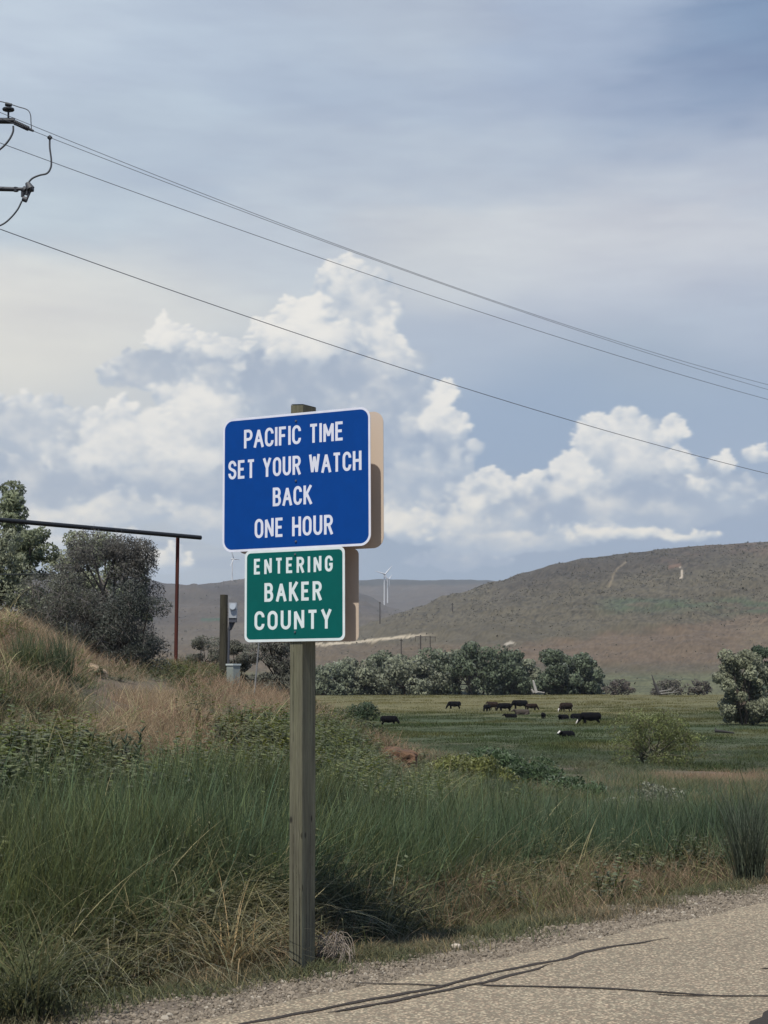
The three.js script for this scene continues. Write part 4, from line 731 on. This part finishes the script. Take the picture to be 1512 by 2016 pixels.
// ------------------------------------------------------------------ grasses and weeds (uncountable): tufts scattered over the bank and verge
function bladeTuft(r, n, o) {   // o: h length, spread, arch (how far a blade bends over, radians), width, segs, tip, pale (share of straw blades), head
  const pos = [], idx = [], nor = [], col = [];
  for (let i = 0; i < n; i++) {
    const a = r() * 6.283, rad = o.spread * Math.sqrt(r()), q0 = r() * 6.283, bx = Math.cos(q0) * rad, bz = Math.sin(q0) * rad, h = o.h * (0.45 + 0.65 * r()), A = Math.max(0.12, o.arch * (0.35 + 1.0 * r())), tilt = 0.1 + 0.3 * r() * o.arch, w = o.width * (0.6 + 0.7 * r()), dx = Math.cos(a), dz = Math.sin(a), tw = a + 1.57 + (r() - 0.5) * 1.4, wx = Math.cos(tw), wz = Math.sin(tw), v0 = pos.length / 3, S = o.segs || 4, tn = 0.6 + 0.75 * r(), pale = r() < (o.pale || 0), c3 = pale ? [tn * 2.0, tn * 1.6, tn * 1.5] : [tn, tn, tn];
    for (let k = 0; k <= S; k++) {
      const u = k / S, y = h * (Math.sin(A * u + tilt) - Math.sin(tilt)) / A, q = h * (Math.cos(tilt) - Math.cos(A * u + tilt)) / A, ww = w * (1 - u ** 1.8) * 0.5 + (o.head && u > 0.7 && i % 3 === 0 ? o.head * Math.sin((u - 0.7) / 0.3 * 3.14) : 0.0003);
      for (const e of [-1, 1]) { pos.push(bx + dx * q + wx * ww * e, y, bz + dz * q + wz * ww * e); nor.push(-wz * 0.3 - dx * 0.1, 0.9, wx * 0.3 - dz * 0.1); col.push(...c3); }
      if (k) { const v = v0 + k * 2; idx.push(v - 2, v - 1, v + 1, v - 2, v + 1, v); }
    }
  }
  const g = new THREE.BufferGeometry(); g.setAttribute('position', new THREE.Float32BufferAttribute(pos, 3)); g.setAttribute('normal', new THREE.Float32BufferAttribute(nor, 3)); g.setAttribute('color', new THREE.Float32BufferAttribute(col, 3)); g.setIndex(idx); return g;
}
function weedTuft(r, stems, h, spread, leaf, top) {   // leafy stems with small leaves
  const pos = [], idx = [], nor = [], col = [];
  const quad = (p, a, b, w, c) => { const v = pos.length / 3, n = a.clone().cross(b).normalize(); [[0, 0], [0.5, 1], [1, 0], [0.5, -1]].forEach(([u, k]) => { pos.push(p.x + a.x * u + b.x * w * k, p.y + a.y * u + b.y * w * k, p.z + a.z * u + b.z * w * k); nor.push(n.x * 0.5, 0.8, n.z * 0.5); col.push(...c); }); idx.push(v, v + 1, v + 2, v, v + 2, v + 3); };
  for (let i = 0; i < stems; i++) {
    const a = r() * 6.283, b0 = V(gauss(r) * spread * 0.3, 0, gauss(r) * spread * 0.3), hh = h * (0.55 + 0.6 * r()), tip = b0.clone().add(V(Math.cos(a) * hh * 0.35, hh, Math.sin(a) * hh * 0.35)), d = tip.clone().sub(b0);
    quad(b0, d, V(-Math.sin(a), 0, Math.cos(a)), 0.006, [0.8, 0.8, 0.7]);
    for (let k = 0; k < leaf; k++) {
      const u = 0.2 + 0.8 * r(), p = b0.clone().addScaledVector(d, u), q = r() * 6.283, L = h * 0.16 * (1.2 - u * 0.6), dir = V(Math.cos(q), 0.5 * r() - 0.05, Math.sin(q)).multiplyScalar(L), t = 0.75 + 0.5 * r(), flower = top && u > 0.82;
      quad(p, dir, V(-Math.sin(q), 0.2, Math.cos(q)), L * 0.28, flower ? [t * top[0], t * top[1], t * top[2]] : [t, t, t]);
    }
  }
  const g = new THREE.BufferGeometry(); g.setAttribute('position', new THREE.Float32BufferAttribute(pos, 3)); g.setAttribute('normal', new THREE.Float32BufferAttribute(nor, 3)); g.setAttribute('color', new THREE.Float32BufferAttribute(col, 3)); g.setIndex(idx); return g;
}
const plantMat = new THREE.MeshPhysicalMaterial({ vertexColors: true, roughness: 1, transmission: 0.45, thickness: 0, specularIntensity: 0.2, side: THREE.DoubleSide });
const CLEAR = [[187, 1372, 36, 44], [258, 1560, 46, 62], [782, 1535, 40, 36], [187, 1400, 40, 40], [1035, 1540, 120, 22], [462, 1385, 26, 40], [300, 1350, 60, 20]];
const blank = new THREE.Object3D();
const UPV = V(0, 1, 0), nrm = V(), spin = new THREE.Quaternion();
function patch(make, per, radius, seed) {   // several tufts side by side as one piece of sward
  const r = rng(seed), list = [];
  for (let i = 0; i < per; i++) {
    const g = make(), a = i * 2.4 + r(), q = radius * Math.sqrt((i + r()) / per), k = 0.7 + 0.55 * r(), tn = 0.72 + 0.55 * r(), c = g.attributes.color;
    for (let j = 0; j < c.count * 3; j++) c.array[j] *= tn;
    list.push(g.rotateY(r() * 6.28).scale(k, k * (0.75 + 0.4 * r()), k).translate(Math.cos(a) * q, 0, Math.sin(a) * q));
  }
  return mergeGeometries(list);
}
function scatter(name, geos, n, seed, range, accept, color, size, label, category) {   // range: [nearest, farthest, bearing0, bearing1]; geos: variants of the tuft
  const r = rng(seed), lists = geos.map(() => []), cols = geos.map(() => []), l0 = Math.log(range[0]), l1 = Math.log(range[1]), root = geos.length > 1 ? new THREE.Group() : null;
  let total = 0;
  for (let i = 0; i < n; i++) {
    const D = Math.exp(lerp(l0, l1, r())), x = D * lerp(range[2], range[3], r()), z = -D, t = roadT(x, z), a = r(), b = r(), c = r(), e = r(), turn = r() * 6.283;
    const y = groundY(x, z), [px, py] = seen(x, y, z), open = zone(CLEAR, px, py);
    if (a > accept(px, py, D, t, x, z) * (1 - Math.min(1, 1.5 * open))) continue;
    const s = size(D, b, t, px, py); s[1] *= 1 - 0.6 * open;
    nrm.set(groundY(x - 0.4, z) - groundY(x + 0.4, z), 0.8, groundY(x, z - 0.4) - groundY(x, z + 0.4)).normalize().lerp(UPV, 0.7).normalize();
    blank.position.set(x, y - 0.012, z); blank.quaternion.setFromUnitVectors(UPV, nrm).multiply(spin.setFromAxisAngle(UPV, turn)); blank.scale.set(s[0], s[1], s[0]); blank.updateMatrix();
    const v = Math.floor(c * geos.length) % geos.length;
    lists[v].push(blank.matrix.clone()); cols[v].push(color(px, py, c, e, D, x, z)); total++;
  }
  geos.forEach((geo, v) => {
    const m = new THREE.InstancedMesh(geo, plantMat, lists[v].length);
    lists[v].forEach((q, i) => { m.setMatrixAt(i, q); m.setColorAt(i, cols[v][i]); });
    shadows(m); m.name = root ? 'blades' : numbered(name); (root || scene).add(m);
    if (root) m.userData.kind = 'stuff'; else tag(m, label, category, null, 'stuff');
  });
  if (root) { root.name = numbered(name); scene.add(root); tag(root, label, category, null, 'stuff'); }
  console.log(name, total);
}
const tone = (c, k, warm = 0) => lin(c[0] * k * (1 + warm), c[1] * k, c[2] * k * (1 - warm));
const R = rng(900);
const clump = (x, z, f, o) => fbm(x * f + o, z * f - o, 3);
scatter('tall_grass', [0, 1, 2].map((v) => patch(() => bladeTuft(R, 12, { h: 0.8, spread: 0.12, arch: 0.6, width: 0.0075, segs: 3, pale: 0.07 }), 6, 0.32, 201 + v)), 17000, 1, [9, 75, -0.31, 0.3],
  (px, py, D, t, x, z) => t < 1.45 ? 0 : clamp(zone(ZONES.tall, px, py) * 1.3 + 0.12 - zone(ZONES.dry, px, py) * 1.3) * sstep(1.4, 1.8, t) * (0.3 + 1.0 * sstep(0.35, 0.6, clump(x, z, 0.6, 3))) * (px < 600 && py < 1480 ? 0.35 : 1),
  (px, py, a, b, D, x, z) => tone(mix3([0.092, 0.112, 0.042], [0.062, 0.096, 0.05], sstep(0.35, 0.65, clump(x, z, 0.25, 8))), (0.6 + 0.6 * a) * lerp(0.65, 1.2, sstep(0.3, 0.7, clump(x, z, 1.3, 81))), (b - 0.4) * 0.3),
  (D, b, t, px, py) => { const s = (0.7 + 0.45 * b) * (D > 35 ? 1.4 : 1); return [s, s * lerp(1, D > 30 ? 0.4 : 0.62, sstep(3.5, 7, t)) * lerp(0.6, 1, sstep(1.4, 2.2, t))]; }, 'tall blue green grass filling the verge between road and meadow', 'grass');
scatter('straw_grass', [0, 1, 2].map((v) => patch(() => bladeTuft(R, 12, { h: 1.05, spread: 0.09, arch: 1.9, width: 0.0095, segs: 7 }), 3, 0.25, 211 + v)), 15000, 2, [8.8, 30, -0.3, 0.3],
  (px, py, D, t, x, z) => t < 1.15 ? 0 : clamp(zone(ZONES.straw, px, py) * 1.1 + 0.03) * sstep(1.1, 1.4, t) * sstep(0.32, 0.6, clump(x, z, 1.1, 44)),
  (px, py, a, b) => tone(mix3([0.15, 0.155, 0.07], [0.42, 0.36, 0.2], a * a), 0.75 + 0.6 * b),
  (D, b) => [0.75 + 0.5 * b, 0.65 + 0.4 * b], 'arching straw coloured grass blades along the front of the verge', 'grass');
scatter('dry_grass', [0, 1, 2].map((v) => patch(() => bladeTuft(R, 12, { h: 0.36, spread: 0.16, arch: 1.4, width: 0.005, segs: 3, head: 0.006 }), 5, 0.3, 221 + v)), 22000, 3, [8.6, 75, -0.31, 0.3],
  (px, py, D, t, x, z) => t < 1.05 ? 0 : clamp(zone(ZONES.dry, px, py) * 1.25 + 0.05 + 0.25 * sstep(0.52, 0.66, clump(x, z, 0.3, 20))) * sstep(1.0, 1.3, t) * (0.12 + 1.0 * sstep(0.36, 0.58, clump(x, z, 0.8, 5))),
  (px, py, a, b, D, x, z) => tone(mix3([0.27, 0.17, 0.11], [0.34, 0.265, 0.165], sstep(0.3, 0.7, clump(x, z, 0.5, 30)) * 0.6 + a * 0.4), 0.7 + 0.5 * b),
  (D, b) => { const s = (0.7 + 0.6 * b) * (D > 35 ? 1.6 : 1.1); return [s, s * 0.9]; }, 'dry reddish brown grass in patches on the bank and road verge', 'dry grass');
scatter('leafy_weeds', [0, 1, 2].map((v) => patch(() => weedTuft(R, 6, 0.55, 0.4, 15, [1.2, 1.15, 0.7]), 4, 0.3, 231 + v)), 17000, 4, [9.5, 80, -0.31, 0.3],
  (px, py, D, t, x, z) => t < 1.7 ? 0 : clamp(zone(ZONES.weed, px, py) * 1.3 + 0.06) * (1 - 0.85 * zone(ZONES.dry, px, py)) * (0.15 + 1.2 * sstep(0.38, 0.6, clump(x, z, 0.4, 50))),
  (px, py, a, b, D, x, z) => tone(mix3([0.066, 0.094, 0.028], [0.1, 0.11, 0.03], clump(x, z, 0.3, 70)), 0.7 + 0.55 * a, (b - 0.5) * 0.2),
  (D, b) => { const s = (0.6 + 0.6 * b) * (D > 35 ? 1.2 : 1); return [s, s * (D > 26 ? 0.5 : 0.8)]; }, 'yellow green leafy weeds in drifts across the bank', 'weeds');
scatter('mixed_grass', [0, 1, 2].map((v) => patch(() => bladeTuft(R, 11, { h: 0.5, spread: 0.2, arch: 1.2, width: 0.008, segs: 3, pale: 0.1 }), 6, 0.36, 241 + v)), 17000, 5, [9, 130, -0.31, 0.3],
  (px, py, D, t, x, z) => t < 1.25 ? 0 : clamp(0.75 - zone(ZONES.dry, px, py) * 0.8 - zone(ZONES.tall, px, py) * 0.4) * sstep(1.2, 1.7, t),
  (px, py, a, b, D, x, z) => tone(mix3(mix3([0.088, 0.108, 0.04], [0.135, 0.118, 0.06], sstep(0.35, 0.65, clump(x, z, 0.35, 90))), [0.058, 0.088, 0.036], sstep(60, 110, D)), (0.6 + 0.6 * a) * lerp(0.7, 1.2, sstep(0.3, 0.7, clump(x, z, 1.1, 83))), (b - 0.5) * 0.2),
  (D, b, t, px, py) => { const s = (0.6 + 0.7 * b) * (D > 35 ? 1.5 : 1) * (D > 70 ? 1.4 : 1); return [s, s * (D > 60 ? 0.4 : D > 24 ? 0.55 : 0.8) * (px < 760 && D > 16 ? 0.6 : 1)]; }, 'mixed green and olive grass covering the bank', 'grass');
scatter('short_grass', [0, 1, 2].map((v) => patch(() => bladeTuft(R, 14, { h: 0.1, spread: 0.1, arch: 1.3, width: 0.005, segs: 2, pale: 0.2 }), 4, 0.14, 251 + v)), 22000, 6, [7.8, 24, -0.3, 0.3],
  (px, py, D, t, x, z) => t < 0.42 || t > 2.2 ? 0 : sstep(0.45, 0.95, t + (clump(x, z, 1.2, 11) - 0.5) * 0.7) * (0.25 + 0.9 * sstep(0.4, 0.6, clump(x, z, 2.2, 12))),
  (px, py, a, b, D, x, z) => tone(mix3([0.085, 0.098, 0.048], [0.15, 0.128, 0.08], sstep(0.35, 0.6, clump(x, z, 0.8, 13)) * 0.85), 0.7 + 0.6 * a),
  (D, b) => [0.7 + 0.8 * b, 0.6 + 0.8 * b], 'short green grass between the gravel and the tall grass', 'grass');
scatter('meadow_grass', [bladeTuft(R, 40, { h: 0.26, spread: 1.7, arch: 1.2, width: 0.05, segs: 2 })]  , 15000, 7, [85, 440, -0.12, 0.3],
  (px, py, D, t) => 0.9, (px, py, a, b, D, x, z) => tone(mix3([0.052, 0.074, 0.024], [0.15, 0.135, 0.046], clamp(sstep(260, 340, D + (clump(x, z, 0.02, 5) - 0.5) * 150) * 0.85 + sstep(0.5, 0.68, clump(x, z, 0.045, 15)) * 0.5)), 0.65 + 0.5 * a, (b - 0.5) * 0.12),
  (D, b, t, px) => { const s = (0.6 + 0.7 * b) * (D > 200 ? 1.4 : 1); return [s, s * (0.55 + 0.9 * sstep(0.5, 0.75, noise(D * 0.11, px * 0.012)))]; }, 'green pasture grass of the meadow, yellower toward the trees', 'grass');

// ------------------------------------------------------------------ gravel, stones, single plants
(() => {
  const r = rng(31), g = new THREE.IcosahedronGeometry(1, 0), list = [], p = g.attributes.position;
  for (let i = 0; i < p.count; i++) { const k = 0.75 + 0.5 * h2(Math.round(p.getX(i) * 9) + 40, Math.round(p.getY(i) * 9 + p.getZ(i) * 31)); p.setXYZ(i, p.getX(i) * k, p.getY(i) * k * 0.65, p.getZ(i) * k); }
  g.computeVertexNormals();
  const N = 26000, m = new THREE.InstancedMesh(g, new THREE.MeshStandardMaterial({ roughness: 0.9 }), N);
  for (let i = 0; i < N; i++) {
    const s = -3 + 14 * r(), t = 0.06 + Math.abs(gauss(r)) * 0.32, q = onRoad(s, t), k = 0.005 + 0.009 * r() + (r() < 0.04 ? 0.012 : 0);
    blank.position.set(q.x, groundY(q.x, q.z) + k * 0.25, q.z); blank.rotation.set(r() * 6, r() * 6, r() * 6); blank.scale.setScalar(k); blank.updateMatrix(); m.setMatrixAt(i, blank.matrix);
    const c = 0.65 + 0.7 * r(); m.setColorAt(i, r() < 0.06 ? lin(0.33, 0.29, 0.23) : lin(0.178 * c, 0.147 * c, 0.11 * c));
  }
  m.name = 'gravel'; shadows(m); scene.add(m); tag(m, 'loose brown gravel on the narrow road shoulder', 'gravel', null, 'stuff');
})();
function rockGeo(seed, sx, sy, sz, detail = 3, rough = 0.35) {
  const g = new THREE.IcosahedronGeometry(1, detail), p = g.attributes.position, q = V();
  for (let i = 0; i < p.count; i++) { q.fromBufferAttribute(p, i); const d = 1 + rough * (fbm(q.x * 1.6 + seed, q.y * 1.6 + q.z * 2.1, 4) - 0.5) * 2; let y = q.y * d; if (y > 0.62) y = 0.62 + (y - 0.62) * 0.3; p.setXYZ(i, q.x * d * sx, y * sy, q.z * d * sz); }
  g.computeVertexNormals(); return g;
}
const rockTex = dataTex(256, (x, y) => { const v = 0.55 + 0.35 * fbm(x / 24, y / 24, 5) + (h2(x, y) - 0.5) * 0.15, d = sstep(0.6, 0.75, fbm(x / 10 + 8, y / 10, 3)); return [v * (1 - 0.35 * d), v * 0.9 * (1 - 0.35 * d), v * 0.78 * (1 - 0.3 * d)]; }, true);
const rockMat = new THREE.MeshStandardMaterial({ map: rockTex, color: lin(0.75, 0.68, 0.6), roughness: 0.95, bumpMap: rockTex, bumpScale: 0.03 });
(() => {
  const b = stand(187, 27.5), o = put('boulder', rockGeo(3, 0.25, 0.25, 0.22), rockMat); o.position.set(b.x, at(187, 1330, 27.5).y, b.z); o.rotation.set(0.2, 0.5, -0.5); tag(o, 'tan boulder on the bank crest below the big dark bush', 'boulder');
  const s = put('white_stone', rockGeo(8, 0.042, 0.026, 0.03, 2, 0.3), mat(0.55, 0.47, 0.38, 0.9)), q = at(898, 1847, 11.05); s.position.copy(G(q.x, q.z, 0.012)); s.rotation.y = 0.6; tag(s, 'pale stone lying at the gravel edge right of the sign post', 'stone');
  const d = stand(782, 33), h = put('dirt_heap', rockGeo(14, 0.46, 0.42, 0.4, 5, 0.6), new THREE.MeshStandardMaterial({ map: rockTex, color: lin(0.25, 0.175, 0.135), roughness: 1, bumpMap: rockTex, bumpScale: 0.05 })); h.position.set(d.x, d.y + 0.12, d.z); h.rotation.z = -0.15; tag(h, 'reddish bare dirt heap among weeds right of the post', 'dirt heap');
})();
(() => {   // dead tangle at the foot of the post
  const r = rng(71), q = at(652, 1872, 10.45), b = G(q.x, q.z), root = thing('tumbleweed', b, 'small grey dead weed tangle at the foot of the sign post', 'dead weed'), list = [];
  for (let i = 0; i < 70; i++) { const a = r() * 6.283, w = 0.05 + 0.1 * r(), h = 0.05 + 0.15 * r(), c = V(gauss(r) * 0.02, 0, gauss(r) * 0.02); list.push(tube([c, V(Math.cos(a) * w * 0.6, h, Math.sin(a) * w * 0.6), V(Math.cos(a + 0.5) * w, h * (0.5 + r() * 0.6), Math.sin(a + 0.5) * w), V(Math.cos(a + 0.9) * w * 1.2, h * 0.3 * r(), Math.sin(a + 0.9) * w * 1.1)], 0.0022 + 0.0015 * r(), 8, 3)); }
  put('stems', merge(list), mat(0.24, 0.2, 0.165, 0.95), root);
})();
(() => {   // dark plant with stiff upright leaves on the bank
  const r = rng(72), D = 15.6, b = stand(258, D), root = thing('dark_leaved_plant', b, 'small dark plant with stiff pointed leaves on the brown bank', 'plant'), list = [];
  for (const [ox, oy, lean] of [[-0.13, 0.3, -0.25], [-0.03, 0.34, -0.05], [0.1, 0.42, 0.12], [0.05, 0.25, 0.3], [-0.18, 0.2, -0.5]]) {
    const base = V(ox * 0.3, 0, (r() - 0.5) * 0.1), tip = V(ox + lean * 0.2, oy + 0.15, (r() - 0.5) * 0.12); list.push(rod(base, tip, 0.008, 0.004, 5));
    for (let i = 0; i < 11; i++) { const u = 0.3 + 0.7 * i / 10, p = base.clone().lerp(tip, u), a = i * 2.4 + ox * 9, d = V(Math.cos(a) * 0.7, 0.75, Math.sin(a) * 0.5).normalize(), L = 0.11 * (1.15 - u * 0.4), c = new THREE.ConeGeometry(0.016, L, 4).scale(1, 1, 0.35).translate(0, L / 2, 0); c.applyQuaternion(new THREE.Quaternion().setFromUnitVectors(V(0, 1, 0), d)); list.push(c.translate(p.x, p.y, p.z)); }
  }
  put('leaves', merge(list), mat(0.028, 0.042, 0.02, 0.7), root);
})();
function bunch(px, D, h, n, color, label, seed, arch = 0.5, spread = 0.16, pale = 0.05) {
  const root = thing('grass_clump', stand(px, D), label, 'grass clump'), m = put('blades', bladeTuft(rng(seed), n, { h, spread, arch, width: 0.009, segs: 6, pale }), new THREE.MeshPhysicalMaterial({ vertexColors: true, color: lin(...color), roughness: 1, transmission: 0.45, thickness: 0, specularIntensity: 0.2, side: THREE.DoubleSide }), root);
  return m;
}
bunch(1462, 14.6, 1.0, 300, [0.06, 0.075, 0.05], 'dark upright grass clump at the right edge above the gravel', 101, 0.4, 0.14);
bunch(60, 21, 0.7, 300, [0.07, 0.09, 0.045], 'blue green upright grass clump on the left edge of the bank', 102, 0.45, 0.22);
bunch(118, 21.5, 0.8, 340, [0.06, 0.08, 0.045], 'dark upright grass clump below the boulder', 103, 0.45, 0.2);
bunch(455, 10.35, 0.95, 320, [0.2, 0.18, 0.1], 'large arching straw coloured clump left of the sign post', 104, 2.0, 0.16, 0.3);
bunch(715, 12.9, 0.75, 200, [0.13, 0.145, 0.065], 'arching green clump just right of the sign post', 105, 1.9, 0.15, 0.3);
bunch(60, 8.75, 0.8, 320, [0.07, 0.08, 0.036], 'dark arching grass clump in the lower left corner', 106, 1.5, 0.2, 0.15);

// ------------------------------------------------------------------ air
scene.fog = new THREE.FogExp2(new THREE.Color(0.84, 0.91, 1), 0.000045);

renderer.render(scene, camera);
